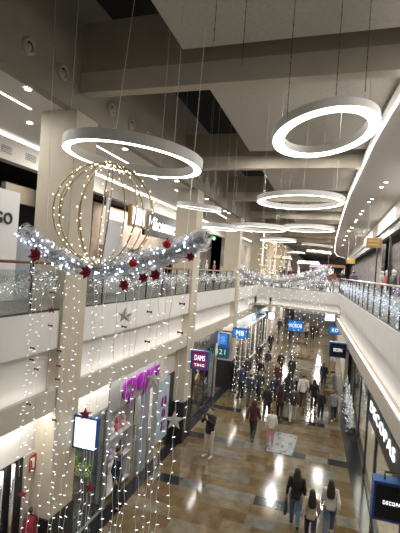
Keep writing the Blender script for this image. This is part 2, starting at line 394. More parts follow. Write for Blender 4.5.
# ================================================================ BALUSTRADES + TINSEL
def balustrade(P0, P1, n, label, group=None, rail=None):
    P0, P1 = Vector(P0), Vector(P1); D = (P1-P0); L = D.length; d = D/L; nrm = Vector((-d.y, d.x, 0))
    root = empty('glass_balustrade', P0)
    MB().tube([P0+Vector((0, 0, 6.86)), P1+Vector((0, 0, 6.86))], .028, 10).build('handrail', rail or WOOD, root, smooth=True)
    for k in range(n):
        a = P0 + d*(L*k/n+.06); b = P0 + d*(L*(k+1)/n-.06)
        MB().add([a+nrm*.006+Vector((0, 0, 5.92)), b+nrm*.006+Vector((0, 0, 5.92)), b+nrm*.006+Vector((0, 0, 6.72)), a+nrm*.006+Vector((0, 0, 6.72)), a-nrm*.006+Vector((0, 0, 5.92)), b-nrm*.006+Vector((0, 0, 5.92)), b-nrm*.006+Vector((0, 0, 6.72)), a-nrm*.006+Vector((0, 0, 6.72))],
                 [(0, 1, 2, 3), (7, 6, 5, 4), (0, 4, 5, 1), (2, 6, 7, 3), (0, 3, 7, 4), (1, 5, 6, 2)]).build('glass_panel', GLASS, root)
    for k in range(n+1):
        p = P0 + d*(L*k/n)
        MB().obox(p+Vector((0, 0, 6.36)), d*.012, nrm*.02, (0, 0, .48)).build('post', DSTEEL, root)
    MB().obox((P0+P1)/2+Vector((0, 0, 5.915)), d*(L/2), nrm*.022, (0, 0, .022)).build('base_rail', DSTEEL, root)
    return tag(root, label, 'railing', group)
def tinsel(P0, P1, zc, zr, dens, label, tm=None, bulbs=8, br=.012, wave=.1, ln=.11):
    P0, P1 = Vector(P0), Vector(P1); D = P1-P0; L = D.length; d = D/L; nrm = Vector((-d.y, d.x, 0))
    t = MB()
    N_ = int(L*dens)
    for i in range(N_):
        s_ = random.random()*L; p = P0 + d*s_ + nrm*random.gauss(0, .04) + Vector((0, 0, zc + wave*math.sin(s_*4.2) + random.gauss(0, zr)))
        v = Vector((random.gauss(0, 1), random.gauss(0, 1), random.gauss(0, 1))).normalized(); w = v.orthogonal().normalized()
        l = ln*random.uniform(.5, 1); q = .006
        t.add([p-v*l*.5-w*q, p-v*l*.5+w*q, p+v*l*.5], [(0, 1, 2)])
    t.cur = 1
    for i in range(int(L*bulbs)):
        s_ = random.random()*L; p = P0 + d*s_ + nrm*random.gauss(0, .05) + Vector((0, 0, zc + wave*math.sin(s_*4.2) + random.gauss(0, zr*1.2)))
        t.bulb(p, (random.gauss(0, 1), random.gauss(0, 1), random.gauss(0, 1)), br*1.6, br)
    return tag(t.build('tinsel_garland', [tm or TINS, GBULB if tm else BULB], fix=False), label, 'tinsel', 'tinsel on the balustrades', 'stuff')
balustrade((-5.25, 2.5, 0), (-5.25, 29.8, 0), 22, 'wooden-topped glass balustrade along the left gallery')
balustrade((XR(2)+.06, 2, 0), (XR(27.4)+.06, 27.4, 0), 20, 'glass balustrade along the right gallery', None, mat('handrail_steel', (.75, .70, .60), .3, .8))
balustrade((-4.0, 29.58, 0), (XR(27.6), 27.72, 0), 4, 'glass balustrade across the far end of the void')
tinsel((-5.21, 3, 0), (-5.21, 29.8, 0), 6.50, .09, 210, 'silver tinsel with white lights along the left balustrade', bulbs=24, br=.008)
tinsel((XR(3)+.12, 3, 0), (XR(27.4)+.12, 27.4, 0), 6.38, .12, 950, 'dense silver tinsel with white lights along the right balustrade', BTIN, bulbs=75, br=.0085, wave=.05)
tinsel((-5.1, 29.5, 0), (XR(27.6), 27.55, 0), 6.5, .2, 650, 'silver tinsel with white lights along the far balustrade', bulbs=40, br=.014, ln=.2)

# ================================================================ HANGING DECORATION
def star(c, r, m_, name, label, cat='star ornament', face=None, t=.02):
    c = Vector(c); f_ = Vector(face) if face else (CC-c); f_.z = 0; f_.normalize(); u_ = Vector((0, 0, 1)); r_ = u_.cross(f_)
    k = MB(); ringv = []
    for i in range(10):
        a = PI/2 + i*PI/5; rr = r if i % 2 == 0 else r*.42
        ringv.append(c + r_*math.cos(a)*rr + u_*math.sin(a)*rr)
    k.add(ringv + [c + f_*t*1.8, c - f_*t*1.8], [(i, (i+1) % 10, 10) for i in range(10)] + [((i+1) % 10, i, 11) for i in range(10)])
    return tag(k.build(name, m_), label, cat, 'ornaments on the light strings')
def catmull(P, n=8):
    out = []
    for i in range(len(P)-1):
        p0, p1, p2, p3 = P[max(i-1, 0)], P[i], P[i+1], P[min(i+2, len(P)-1)]
        for k in range(n):
            t = k/n; out.append(.5*((2*p1) + (p2-p0)*t + (2*p0-5*p1+4*p2-p3)*t*t + (3*p1-p0-3*p2+p3)*t*t*t))
    return out+[P[-1]]
def garland(path, rad, dens, label, nb, br, name='hanging_garland'):
    root = empty(name, path[0])
    P = catmull(path)
    MB().tube(P, rad*.35, 8).build('core', mat('garland_core', (.42, .40, .38), .6, .3), root)
    t = MB()
    for i in range(dens):
        k = random.random()*(len(P)-1); a = P[int(k)].lerp(P[min(int(k)+1, len(P)-1)], k-int(k))
        v = Vector((random.gauss(0, 1), random.gauss(0, 1), random.gauss(0, 1))).normalized(); w = v.orthogonal().normalized()
        l = rad*random.uniform(.7, 1.25); q = .007*rad/.16
        t.add([a+v*rad*.25-w*q, a+v*rad*.25+w*q, a+v*l], [(0, 1, 2)])
        # curl of tinsel lying over the surface
        b_ = a+v*l*.8; t.add([b_-w*rad*.3, b_+v*q*2, b_+w*rad*.3], [(0, 1, 2)])
    t.build('tinsel', TINS, root, fix=False)['kind'] = 'stuff'
    bm_ = MB().bulb((0, 0, 0), (1, 0, 0), br*1.5, br).mesh('bulb', GBULB)
    for i in range(nb):
        k = random.random()*(len(P)-1); a = P[int(k)].lerp(P[min(int(k)+1, len(P)-1)], k-int(k))
        v = Vector((random.gauss(0, 1), random.gauss(0, 1)-.8, random.gauss(0, 1))).normalized()
        o = bpy.data.objects.new('bulb', bm_); COL.objects.link(o); o.location = a+v*rad*random.uniform(.8, 1.2); o.rotation_euler = (random.random()*3, random.random()*3, random.random()*3); put(o, root)
    return tag(root, label, 'garland'), P, root
YD = 5.5
gp = [ony(x, y, YD + (x-110)*.0015) for x, y in ((27, 233), (38, 244), (52, 253), (72, 262), (95, 268), (117, 268), (138, 262), (158, 257), (176, 251), (192, 244), (204, 239))]
_, GP, g1 = garland(gp, .175, 2800, 'thick silver tinsel garland swagged under the near wire sphere', 130, .0145)
for (px, py), (qx, qy) in (((46, 250), (56, -10)), ((186, 245), (209, -10))):
    p = ony(px, py, YD); q = ony(qx, qy, 6.3); e_ = p.lerp(q, (12.58-p.z)/(q.z-p.z)); k = MB(); k.tube([p, e_], .0045, 5)
    for j in range(46): k.bulb(p.lerp(e_, j/46), (0, .1, 1), .03, .008)
    k.build('cable', mat('pale_wire', (.7, .68, .64), .5), g1)
def sphere(c, R, nb, label, ribs=12, tilt=(0, 0), rw=.008, br=.011, bper=14):
    c = Vector(c); root = empty('wire_sphere', c)
    Rm = Matrix.Rotation(tilt[0], 3, 'X') @ Matrix.Rotation(tilt[1], 3, 'Y')
    bm_ = MB().bulb((0, 0, 0), (1, 0, 0), br*1.5, br).mesh('bulb', WARMB)
    for k in range(ribs):
        az = 2*PI*k/ribs+.1; pts = []
        for i in range(15):
            th = .10 + (PI-.2)*i/14
            pts.append(c + Rm @ Vector((R*math.sin(th)*math.cos(az), R*math.sin(th)*math.sin(az), R*1.02*math.cos(th))))
        r_ = MB().tube(pts, rw, 5).build('rib', GOLD, root, smooth=True)
        for i in range(bper):
            f_ = (i+.5)/bper*14; a = pts[int(f_)].lerp(pts[int(f_)+1], f_-int(f_))
            o = bpy.data.objects.new('bulb', bm_); COL.objects.link(o); o.location = a+Vector((random.gauss(0, .02), random.gauss(0, .02), random.gauss(0, .015)))*R/.7; o.rotation_euler = (random.random()*3, random.random()*3, random.random()*3); put(o, r_)
    for i in range(22):
        an = 2*PI*i/22; o = bpy.data.objects.new('bulb', bm_); COL.objects.link(o); o.location = c + Rm @ Vector((R*.16*math.cos(an)*(.5+.5*(i % 3)/2), R*.16*math.sin(an)*(.5+.5*(i % 3)/2), (-.99 if i % 3 else .99)*R)); put(o, root)
    for z in (1, -1):
        MB().lathe(c + Rm @ Vector((0, 0, z*R*1.01)), [(R*.10, -.01), (R*.12, 0), (R*.10, .01)], 18).build('hub_ring', GOLD, root)
    top = c + Rm @ Vector((0, 0, R*1.02))
    e_ = Vector((top.x, top.y, 12.58 if top.x < -2.7 else ZP))
    if top.y < 10: q = ony(136, -10, 6.3); e_ = top.lerp(q, (12.58-top.z)/(q.z-top.z))
    k = MB(); k.tube([top, e_], .0045, 5)
    for j in range(46): k.bulb(top.lerp(e_, j/46), (0, .1, 1), .03, .008)
    k.build('cable', mat('pale_wire', (.7, .68, .64), .5), root)
    return tag(root, label, 'light ornament', 'wire light spheres')
sc_ = ony(105, 214, YD); sphere(sc_, .76, 0, 'large gold wire sphere of warm lights above the near garland', 12, (0, .06), .0115, .0095, 15)
sphere(ony(273.5, 258, 19.3), .72, 0, 'small far gold wire sphere of warm lights over the far garland', 12, (0, .03), .016, .015, 8)
def bow(c, s, label):
    c = Vector(c); k = MB()
    for i in range(6):
        a = i*PI/3+.3; d = Vector((math.cos(a), -.35, math.sin(a))); w = Vector((-math.sin(a), 0, math.cos(a)))*.38
        k.add([c, c+(d*.55+w)*s, c+d*s*1.05+Vector((0, -.02, 0)), c+(d*.55-w)*s, c+d*.5*s+Vector((0, -.35*s, 0))], [(0, 1, 4), (1, 2, 4), (2, 3, 4), (3, 0, 4), (0, 2, 1), (0, 3, 2)])
    k.ell(c+Vector((0, -.25*s, 0)), s*.22, s*.22, s*.22, 8, 5)
    return tag(k.build('red_poinsettia', RED), label, 'flower ornament', 'red flowers on the near garland')
for (px, py, s_, lab) in ((37, 255, .125, 'big red fabric poinsettia at the left end of the garland'), (87, 272, .105, 'red fabric poinsettia below the wire sphere on the garland'), (156, 275, .09, 'red fabric poinsettia under the garland right of the sphere'), (125, 285, .085, 'dark red fabric poinsettia hanging lowest under the garland'), (144, 278, .08, 'small red fabric poinsettia on the garland between two larger ones'), (191, 257, .07, 'small red fabric poinsettia near the right end of the garland')):
    bow(ony(px, py, YD-.2), s_, lab)
for px, py, lab in ((133, 263, 'glossy red bauble on the front of the near garland'), (167, 244, 'red bauble sitting on top of the garland right half')):
    p = ony(px, py, YD-.16); b_ = MB(); b_.ell(p, .065, .065, .065, 14, 10); b_.tube([p+Vector((0, 0, .06)), p+Vector((0, 0, .09))], .014, 8)
    tag(b_.build('red_bauble', mat('bauble_red', (.42, .01, .025), .2)), lab, 'bauble', 'red baubles on the near garland')

# curtain of light strings under the near garland
xs = [31, 36, 43, 50, 55, 63, 70, 77, 85, 93, 101, 108, 116, 122, 128, 137, 145, 152, 160, 167, 175, 184, 194]
bulb_me = [MB().bulb((0, 0, 0), (1, 0, .25), .03, .0046).mesh('bulb', BULB), MB().bulb((0, 0, 0), (.9, .3, -.4), .028, .0046).mesh('bulb', BULB), MB().bulb((0, 0, 0), (.5, .2, .8), .02, .0048).mesh('bulb', BULB)]
def gy(px):   # height of the garland over a given place along it
    best = min(GP, key=lambda p: abs(p.x - ony(px, 260, YD).x)); return best
STR = []
for i, px in enumerate(xs):
    t = gy(px); y = YD + random.uniform(-.12, .12); x = t.x
    z1 = t.z - .05; z0 = {0: 3.7, 1: 3.4, 20: 2.9, 21: 3.3, 22: 4.6}.get(i, random.uniform(2.25, 2.6))
    root = empty('light_string', (x, y, z1))
    pts = []; nseg = int((z1-z0)/.165)
    for k in range(nseg+1):
        pts.append(Vector((x+.012*math.sin(k*1.7+i), y+.012*math.cos(k*1.3+i), z1-(z1-z0)*k/nseg)))
    MB().tube(pts, .0038, 4).build('wire', mat('string_wire', (.75, .75, .74), .4), root)
    for k in range(1, nseg+1):
        if random.random() < .12: continue
        o = bpy.data.objects.new('bulb', random.choice(bulb_me)); COL.objects.link(o)
        o.location = pts[k]+Vector((random.choice((-1, 1))*.018, 0, random.uniform(-.02, .02))); o.rotation_euler = (0, 0, random.uniform(-.6, .6)+YAW); put(o, root)
    tag(root, 'string of white LED lights under the near garland, %s from its left end' % ORD[i], 'light string', 'near curtain of light strings')
    STR.append((x, y, pts))
def hang(px, py): # spot on the string nearest to a place
    p = ony(px, py, YD); q = min(STR, key=lambda s_: abs(s_[0]-p.x)); return Vector((q[0], q[1]-.02, p.z))
for (px, py, r, m_, lab) in ((56, 310, .075, mat('dark_red_glitter', (.22, .015, .03), .5), 'dark red star ornament on light strings before the near column'), (125, 316, .13, SILV, 'silver star ornament below the garland at its middle'), (79, 415, .11, RED, 'bright red star ornament in front of the blue box sign'), (92, 487, .10, RED, 'red star ornament low in front of the grey shop panel'), (150, 379, .13, SILV, 'white star ornament over the purple shop lettering'), (171, 421, .15, SILV, 'wide white star ornament in front of the purple poster'), (28, 492, .08, RED, 'red star ornament low in front of the cream panel')):
    star(hang(px, py), r, m_, 'hanging_star', lab)
for i, (px, py) in enumerate(((36, 347), (38, 359), (39, 367), (55, 351), (54, 366), (56, 380), (50, 292), (53, 421), (31, 402), (53, 326), (145, 312), (182, 304), (121, 327), (143, 342), (181, 333))):
    p = hang(px, py); k = MB()
    for sgn in (-1, 1):
        k.add([p, p+Vector((sgn*.045, -.01, .022)), p+Vector((sgn*.045, -.01, -.022)), p+Vector((0, -.022, 0)), p+Vector((0, .02, 0))], [(0, 1, 3), (3, 1, 2), (0, 3, 2), (1, 4, 2), (4, 1, 0), (4, 0, 2)])
    k.ell(p, .013, .013, .013, 6, 4)
    tag(k.build('red_bow', RED), 'tiny red bow on a near light string, %s from the top' % ORD[sorted(range(15), key=lambda q: [347, 359, 367, 351, 366, 380, 292, 421, 402, 326, 312, 304, 327, 342, 333][q]).index(i)], 'bow', 'red bows on the near light strings')

# far garland and its curtain
gp2 = [ony(x, y, 19.3) for x, y in ((240, 269), (250, 276), (262, 280), (276, 281), (292, 280), (306, 277), (318, 273), (328, 270))]
_, GP2, g2 = garland(gp2, .27, 1500, 'silver tinsel garland swagged under the far wire sphere', 90, .016)
for k in (0, -1): MB().tube([gp2[k], (gp2[k].x, gp2[k].y, ZP if gp2[k].x > -2.6 else 12.58)], .008, 4).build('cable', WIRE, g2)
for i in range(20):
    f_ = i/19; q = GP2[int(f_*(len(GP2)-1))]; k = MB()
    zb = random.uniform(.55, 1.6) if f_ < .7 else random.uniform(3.4, 4.6); x, y = q.x, q.y+random.uniform(-.3, .3)
    k.tube([(x, y, q.z-.1), (x, y, zb)], .003, 4); k.cur = 1; z = q.z-.25
    while z > zb:
        k.bulb((x+random.uniform(-.04, .04), y, z), (random.gauss(0, 1), 0, random.gauss(0, 1)), .024, .0115); z -= random.uniform(.16, .42)
    tag(k.build('light_string', [WIRE, BULB], fix=False), 'string of white LED lights under the far garland, %s from its left end' % ORD[i], 'light string', 'far curtain of light strings')
# dark unlit strings hanging near the ceiling
for i, (x0, y1) in enumerate(((293, 118), (342, 96), (371, 92), (248, 66), (220, 40))):
    a = ony(x0, -40, 3.6); b_ = ony(x0-6, y1, 3.6); k = MB(); k.tube([(b_.x, 3.6, ZP), (b_.x, 3.6, b_.z)], .0028, 4)
    z = 10.6
    while z > b_.z:
        if random.random() < .7: k.bulb((b_.x, 3.6, z), (0, 0, 1), .022, .0065)
        z -= random.uniform(.05, .11)
    tag(k.build('unlit_light_string', DWIRE, fix=False), 'thin dark unlit string hanging from the ceiling, %s from the left' % ORD[sorted((293, 342, 371, 248, 220)).index(x0)], 'light string', 'unlit ceiling strings')

# ================================================================ LOWER LEFT SHOPS
X1 = -5.6
struct(box1('wall_left_lower', mat('shop_white', (.66, .64, .60), .6), (-5.78, X1, -2.5, 10.0, 2.95, 3.9)))
struct(box1('wall_back', mat('shop_back', (.42, .37, .31), .7, noise=.35, nscale=1.6), (-10.2, -10, -3, 75, 0, 3.9)))
struct(box1('ceiling_lower_left', mat('shop_white', (0, 0, 0)), (-10, -5.7, -3, 75, 3.5, 3.6)))
def frame_rect(k, x, y0, y1, z0, z1, w=.05, d=.06):
    k.box(x-d, x, y0, y0+w, z0, z1); k.box(x-d, x, y1-w, y1, z0, z1); k.box(x-d, x, y0, y1, z0, z0+w); k.box(x-d, x, y0, y1, z1-w, z1)
def shopwin(y0, y1, z1, label, m_=STEEL, mull=1, glass=True, x=X1):
    root = empty('shop_window', (x, y0, 0)); k = MB(); frame_rect(k, x, y0, y1, .02, z1); k.build('frame', m_, root)
    for q in range(mull):
        yy = y0+(y1-y0)*(q+1)/(mull+1); MB().box(x-.05, x-.005, yy-.02, yy+.02, .02, z1).build('mullion', m_, root)
    MB().box(x-.035, x-.025, y0+.03, y1-.03, .05, z1-.03).build('pane', GLASS, root)
    return tag(root, label, 'shop window')
shopwin(3.0, 6.05, 2.93, 'steel-framed shop window left of the cream panel', STEEL, 1)
for y, lab in ((6.12, 'left of two bright chrome posts beside the cream panel'), (6.42, 'right of two bright chrome posts beside the cream panel')):
    k = MB().tube([(X1+.05, y, 0), (X1+.05, y, 2.95)], .045, 10); tag(k.build('chrome_post', mat('chrome', (.8, .82, .85), .15, 1.), smooth=True), lab, 'post', 'chrome shopfront posts')
struct(box1('trim_60', DARK, (X1-.12, X1-.02, 6.05, 6.8, 0, 2.95)))
struct(box1('trim_61', mat('cream_panel', (.58, .53, .44), .6), (X1-.1, X1+.03, 6.78, 7.12, 1.2, 2.95)))
# red price sign
p = onx(35, 461, X1+.05); r_ = empty('sale_sign', p); MB().box(p.x, p.x+.02, p.y-.16, p.y+.16, p.z-.17, p.z+.17).build('board', mat('sale_red', (.55, .03, .02), .5), r_)
lettering('18', mat('sign_white', (.85, .85, .85), .5), (p.x+.03, p.y, p.z), (0, 1, 0), (0, 0, 1), .28, r_, bold=.01); tag(r_, 'small red square sign with white numerals on the cream panel', 'sign')
# dark red coat on a stand below it
p = onx(30, 522, X1+.15); k = MB()
k.loft([[(p.x+a*math.cos(t), p.y+b*math.sin(t), z) for t in [2*PI*i/12 for i in range(12)]] for a, b, z in ((.03, .05, 1.72), (.10, .17, 1.62), (.13, .2, 1.3), (.12, .17, 1.1), (.2, .24, .6), (.21, .25, .45))])
r_ = empty('dress_stand', (p.x, p.y, 0)); k.build('dress', mat('dress_red', (.22, .012, .03), .7), r_, smooth=True)
k = MB().tube([(p.x, p.y, 0), (p.x, p.y, 1.8)], .018, 8); k.disc((p.x, p.y, 0), .18, (0, 0, 1), .02, 16); k.ell((p.x, p.y, 1.82), .05, .05, .06); k.build('stand', DSTEEL, r_); tag(r_, 'dark red dress on a stand in front of the cream panel', 'dress stand')
# grey pier and glazed panel right of the near column
struct(box1('trim_62', GREYP, (X1-.1, X1+.02, 7.9, 8.45, 0, 2.95)))
shopwin(8.45, 10.05, 2.93, 'grey glazed shop window below the blue box sign', GREYP, 1)
struct(box1('trim_63', mat('grey_blue_panel', (.25, .28, .32), .4, noise=.2, nscale=2), (X1-.3, X1-.2, 8.0, 10.0, 0, 3.4)))
# green and white lettering decal on the glass
r_ = tag(empty('hanging_sign', ony(78, 466, 8.15)), 'lime green and white hanging letters below the blue box sign', 'sign')
LIME = mat('lime_green', (.16, .38, .03), .5); PALE = mat('pale_lime', (.62, .68, .50), .5)
for ch, px, py in (('N', 71.5, 462), ('g', 78.5, 467), ('%', 85.5, 471)):
    q = ony(px, py, 8.15); g_ = lettering(ch, LIME, q, (1, 0, -.12), (0, 0, 1), .36, r_, bold=.03); g_['label'] = 'lime green letter'
    g_ = lettering(ch, PALE, q + Vector((0, -.03, .0)), (1, 0, -.12), (0, 0, 1), .34, r_, bold=.0); g_['label'] = 'pale letter front'
k = MB(); q0, q1 = ony(69, 458, 8.18), ony(88, 468, 8.18); k.tube([q0, q1], .012, 6); k.tube([q0, (X1, 8.18, q0.z)], .012, 6); k.build('rod', DSTEEL, r_)
# shop with purple lettering
YB0, YB1 = 10.05, 13.45
r_ = empty('shop_sign', (X1, YB0, 2.7)); MB().box(X1-.08, X1+.04, YB0, YB1, 2.72, 3.84).build('board', mat('sign_grey', (.27, .265, .265), .5), r_, bevel=.01)
lettering('cyuyn', mat('purple_letters', (.23, .012, .26), .4, emis=(.35, .01, .4), es=.05), (X1+.07, (10.55+13.25)/2, 3.28), (0, 1, 0), (0, 0, 1), 1.0, r_, width=2.6, shear=.35, bold=.025, depth=.03)
tag(r_, 'grey shop sign with big slanted purple letters', 'shop sign')
struct(box1('trim_64', mat('grey_blue_panel', (0, 0, 0)), (X1-.09, X1+.02, 12.1, 12.75, 0, 2.72)))
struct(box1('trim_65', GREYP, (X1-.09, X1+.02, 13.05, 13.5, 0, 3.85)))
struct(box1('trim_66', GREYP, (X1-.09, X1+.02, 10.02, 10.2, 0, 2.72)))
# pop-up shelves with goods in the purple shop
def shelf(x0, x1, y0, y1, h, m_, label, n=4):
    root = empty('display_shelf', ((x0+x1)/2, (y0+y1)/2, 0))
    MB().box(x0, x0+.03, y0, y1, 0, h).build('back_panel', m_, root)
    for y in (y0, y1-.03): MB().box(x0, x1, y, y+.03, 0, h).build('side_panel', m_, root)
    for k in range(n): MB().box(x0+.03, x1, y0+.03, y1-.03, .1+(h-.15)*k/(n-1), .13+(h-.15)*k/(n-1)).build('shelf', m_, root)
    return tag(root, label, 'shelf', 'shop display shelves')
GOODS = [(.62, .16, .25), (.72, .45, .48), (.75, .72, .70), (.45, .03, .06), (.65, .55, .45), (.08, .08, .1), (.5, .4, .55), (.15, .2, .3)]
CNT = {}
def good(x, y, z, kind, c, label, group):
    k = MB(); m_ = col_mat(c, .6)
    if kind == 'bag':
        w, h, d = .13, .26, .09
        root = empty('shopping_bag', (x, y, z)); k.box(x-d, x+d, y-w, y+w, z, z+h); k.build('body', m_, root, bevel=.015)
        MB().tube([(x+d, y-w*.5, z+h), (x+d, y-w*.4, z+h+.12), (x+d, y+w*.4, z+h+.12), (x+d, y+w*.5, z+h)], .008, 5).build('handle', m_, root)
        o = root; cat = 'bag'
    elif kind == 'box':
        o = k.box(x-.1, x+.1, y-.14, y+.14, z, z+.2).build('gift_box', m_, bevel=.012); cat = 'box'
    else:
        k.ell((x, y, z+.14), .11, .13, .14, 10, 7); k.ell((x+.02, y, z+.33), .08, .09, .09, 10, 7); k.ell((x, y-.07, z+.42), .03, .03, .035, 6, 4); k.ell((x, y+.07, z+.42), .03, .03, .035, 6, 4)
        o = k.build('plush_toy', m_, smooth=True); cat = 'toy'
    return tag(o, label, cat, group)
CN = {(.62, .16, .25): 'pink', (.72, .45, .48): 'pale pink', (.75, .72, .70): 'white', (.45, .03, .06): 'red', (.65, .55, .45): 'beige', (.08, .08, .1): 'black', (.5, .4, .55): 'lilac', (.15, .2, .3): 'blue-grey'}
for si, (xa, ya, yb, h, lab, items) in enumerate((
    (-5.75, 10.3, 11.95, 2.6, 'toy shelf', [('toy', 0), ('toy', 1), ('toy', 2), ('toy', 0), ('toy', 1), ('toy', 2), ('toy', 0), ('toy', 1), ('toy', 3), ('toy', 6), ('toy', 2), ('toy', 5)]),
    (-5.72, 12.8, 13.05, 1.3, 'small gift shelf', [('box', 2), ('box', 3)]),
    (-7.2, 10.3, 12.0, 2.2, 'bag shelf', [('bag', 1), ('bag', 2), ('bag', 0), ('bag', 4), ('bag', 3), ('bag', 1), ('bag', 2), ('bag', 0)]),
    (-7.2, 12.3, 13.4, 2.2, 'box shelf', [('box', 2), ('box', 6), ('box', 4), ('box', 3), ('box', 0), ('box', 2)]))):
    n = 4; shelf(xa-.35, xa, ya, yb, h, mat('shelf_white', (.55, .55, .56), .5), {'toy shelf': 'tall pale shelf of plush toys under the purple letters', 'small gift shelf': 'small gift shelf beside the blue-grey panel', 'bag shelf': 'back shelf of shopping bags inside the purple shop', 'box shelf': 'back shelf of gift boxes inside the purple shop'}[lab], n)
    per = max(1, int((yb-ya)/.35)); 
    for q, (kd, ci) in enumerate(items):
        row = n-1-q//per; yy = ya+.2+(q % per)*.35
        if row < 0: continue
        good(xa-.17, yy, .131+(h-.15)*row/(n-1), kd, GOODS[ci], '%s %s, %s from left on %s shelf row of the %s' % (CN[GOODS[ci]], {'toy': 'plush toy', 'bag': 'shopping bag', 'box': 'gift box'}[kd], ORD[q % per], ['top', 'second', 'third', 'lowest'][min(3, q//per)], lab), 'goods in the purple shop')
# purple poster on the panel before the second column
r_ = empty('poster', (X1, 14.0, 1.5)); MB().box(X1-.02, X1+.02, 13.55, 14.62, .45, 2.75).build('sheet', mat('poster_blue', (.42, .55, .62), .4, noise=.1), r_)
for q, (tx, z, s_) in enumerate((('m', 1.95, .62), ('e', 1.5, .6), ('x', 1.05, .6))): lettering(tx, mat('purple_letters', (0, 0, 0)), (X1+.04, 14.1, z), (0, 1, 0), (0, 0, 1), s_, r_, bold=.02)
tag(r_, 'pale blue poster with purple lettering left of the second column', 'poster')
struct(box1('trim_67', mat('shop_white', (0, 0, 0)), (X1-.09, X1+.0, 13.5, 15.1, 2.8, 3.85)))
struct(box1('trim_68', DARK, (X1-.09, X1+.01, 14.65, 15.1, 0, 2.8)))
# shop after the second column: dark sign band, window with mannequins
r_ = empty('shop_sign', (X1, 16, 3)); MB().box(X1-.08, X1+.05, 15.95, 21.3, 2.95, 3.84).build('board', mat('sign_charcoal', (.055, .052, .05), .5, noise=.3, nscale=5), r_)
lettering('ZVIEW', mat('dim_letters', (.12, .11, .10), .4), (X1+.07, 18.6, 3.4), (0, 1, 0), (0, 0, 1), .5, r_, width=2.2); tag(r_, 'charcoal shop sign right of the second column', 'shop sign')
shopwin(15.95, 21.2, 2.93, 'mannequin shop window under the charcoal sign', DSTEEL, 2)
def mannequin(x, y, c1, c2, label, z=0., rz=0., group='shop mannequins'):
    root = empty('mannequin', (x, y, z), rz)
    k = MB(); k.ell((x, y, z+1.66), .075, .09, .11, 10, 8); k.tube([(x, y, z+1.4), (x, y, z+1.58)], .04, 8)
    for s_ in (-1, 1): k.tube([(x, y+s_*.22, z+1.0), (x+.02, y+s_*.25, z+.82)], .035, 6)
    k.build('figure', mat('mannequin_white', (.7, .68, .64), .4), root, smooth=True)
    R_ = lambda a, b, z_: [(x+a*math.cos(2*PI*i/12), y+b*math.sin(2*PI*i/12), z+z_) for i in range(12)]
    k = MB(); k.loft([R_(.12, .16, .88), R_(.12, .15, 1.05), R_(.11, .14, 1.15), R_(.13, .18, 1.35), R_(.09, .17, 1.44), R_(.05, .06, 1.5)])
    for s_ in (-1, 1): k.tube([(x, y+s_*.18, z+1.42), (x-.01, y+s_*.23, z+1.2), (x+.01, y+s_*.24, z+.95)], [.06, .055, .045], 8)
    k.build('top', col_mat(c1), root, smooth=True)
    k = MB()
    for s_ in (-1, 1): k.tube([(x, y+s_*.07, z+.95), (x+.01, y+s_*.09, z+.5), (x, y+s_*.1, z+.06)], [.095, .07, .05], 8)
    k.build('trousers', col_mat(c2), root, smooth=True)
    MB().disc((x, y, z), .22, (0, 0, 1), .03, 16).build('base', STEEL, root)
    return tag(root, label, 'mannequin', group)
mannequin(-6.1, 16.5, (.25, .04, .03), (.1, .08, .07), 'mannequin in a rust red top under the charcoal sign')
mannequin(-6.1, 17.4, (.7, .68, .66), (.5, .5, .52), 'mannequin in white under the charcoal sign')
mannequin(-6.1, 18.6, (.12, .10, .09), (.08, .08, .08), 'mannequin in black under the charcoal sign')
mannequin(-6.1, 19.9, (.45, .32, .2), (.15, .1, .08), 'mannequin in a tan top under the charcoal sign')
struct(box1('trim_69', mat('shop_warm', (.5, .38, .26), .7, noise=.2, nscale=2), (-7.6, -7.5, 15.9, 21.2, 0, 3.5)))
# dark passage and the cream portal with the blue number sign
struct(box1('trim_70', BLACKM, (-7.4, -7.3, 21.3, 26.2, 0, 3.5)))
struct(box1('trim_71', mat('shop_white', (0, 0, 0)), (X1-.1, X1+.05, 21.3, 26.2, 2.25, 3.85)))
struct(box1('trim_72', GREYP, (X1-.3, X1+.04, 21.2, 21.45, 0, 2.3)))
struct(box1('trim_73', mat('shop_white', (0, 0, 0)), (X1-.3, X1+.04, 26.0, 26.4, 0, 3.85)))
# white-signed shop further on
r_ = empty('shop_sign', (X1, 27, 3)); MB().box(X1-.08, X1+.05, 26.4, 41, 2.75, 3.6).build('board', mat('sign_pale', (.70, .72, .75), .5), r_)
lettering('Calze', mat('pale_blue_letters', (.12, .30, .62), .5), (X1+.08, 34.5, 3.2), (0, 1, 0), (0, 0, 1), .8, r_, width=6.5, bold=.02); tag(r_, 'white shop sign with pale blue script beyond the dark passage', 'shop sign')
shopwin(26.4, 34, 2.74, 'bright shop window under the white sign with blue script', WHITE, 3)
shopwin(34.2, 41, 2.74, 'far bright shop window under the end of the white sign', WHITE, 3)
struct(box1('trim_74', mat('shop_pink', (.62, .50, .45), .6, noise=.3, nscale=3), (-6.6, -6.5, 26.4, 44, 0, 3.5)))
for i, y in enumerate((27.3, 28.8, 30.4, 32.2, 34.8, 36.5)):
    mannequin(-6.0, y, [(.6, .45, .4), (.1, .1, .12), (.55, .1, .12), (.65, .62, .6), (.15, .12, .2), (.5, .35, .3)][i], [(.6, .58, .55), (.1, .1, .1), (.2, .2, .3), (.5, .4, .3), (.1, .1, .1), (.3, .3, .35)][i], '%s mannequin in the bright window under the white sign, %s from the passage' % (['pale', 'black', 'red', 'white', 'dark', 'tan'][i], ORD[i]))
struct(box1('wall_left_far', mat('shop_beige', (.45, .40, .34), .6, noise=.35, nscale=1.5), (-5.9, X1, 41, 75, 0, 3.9)))

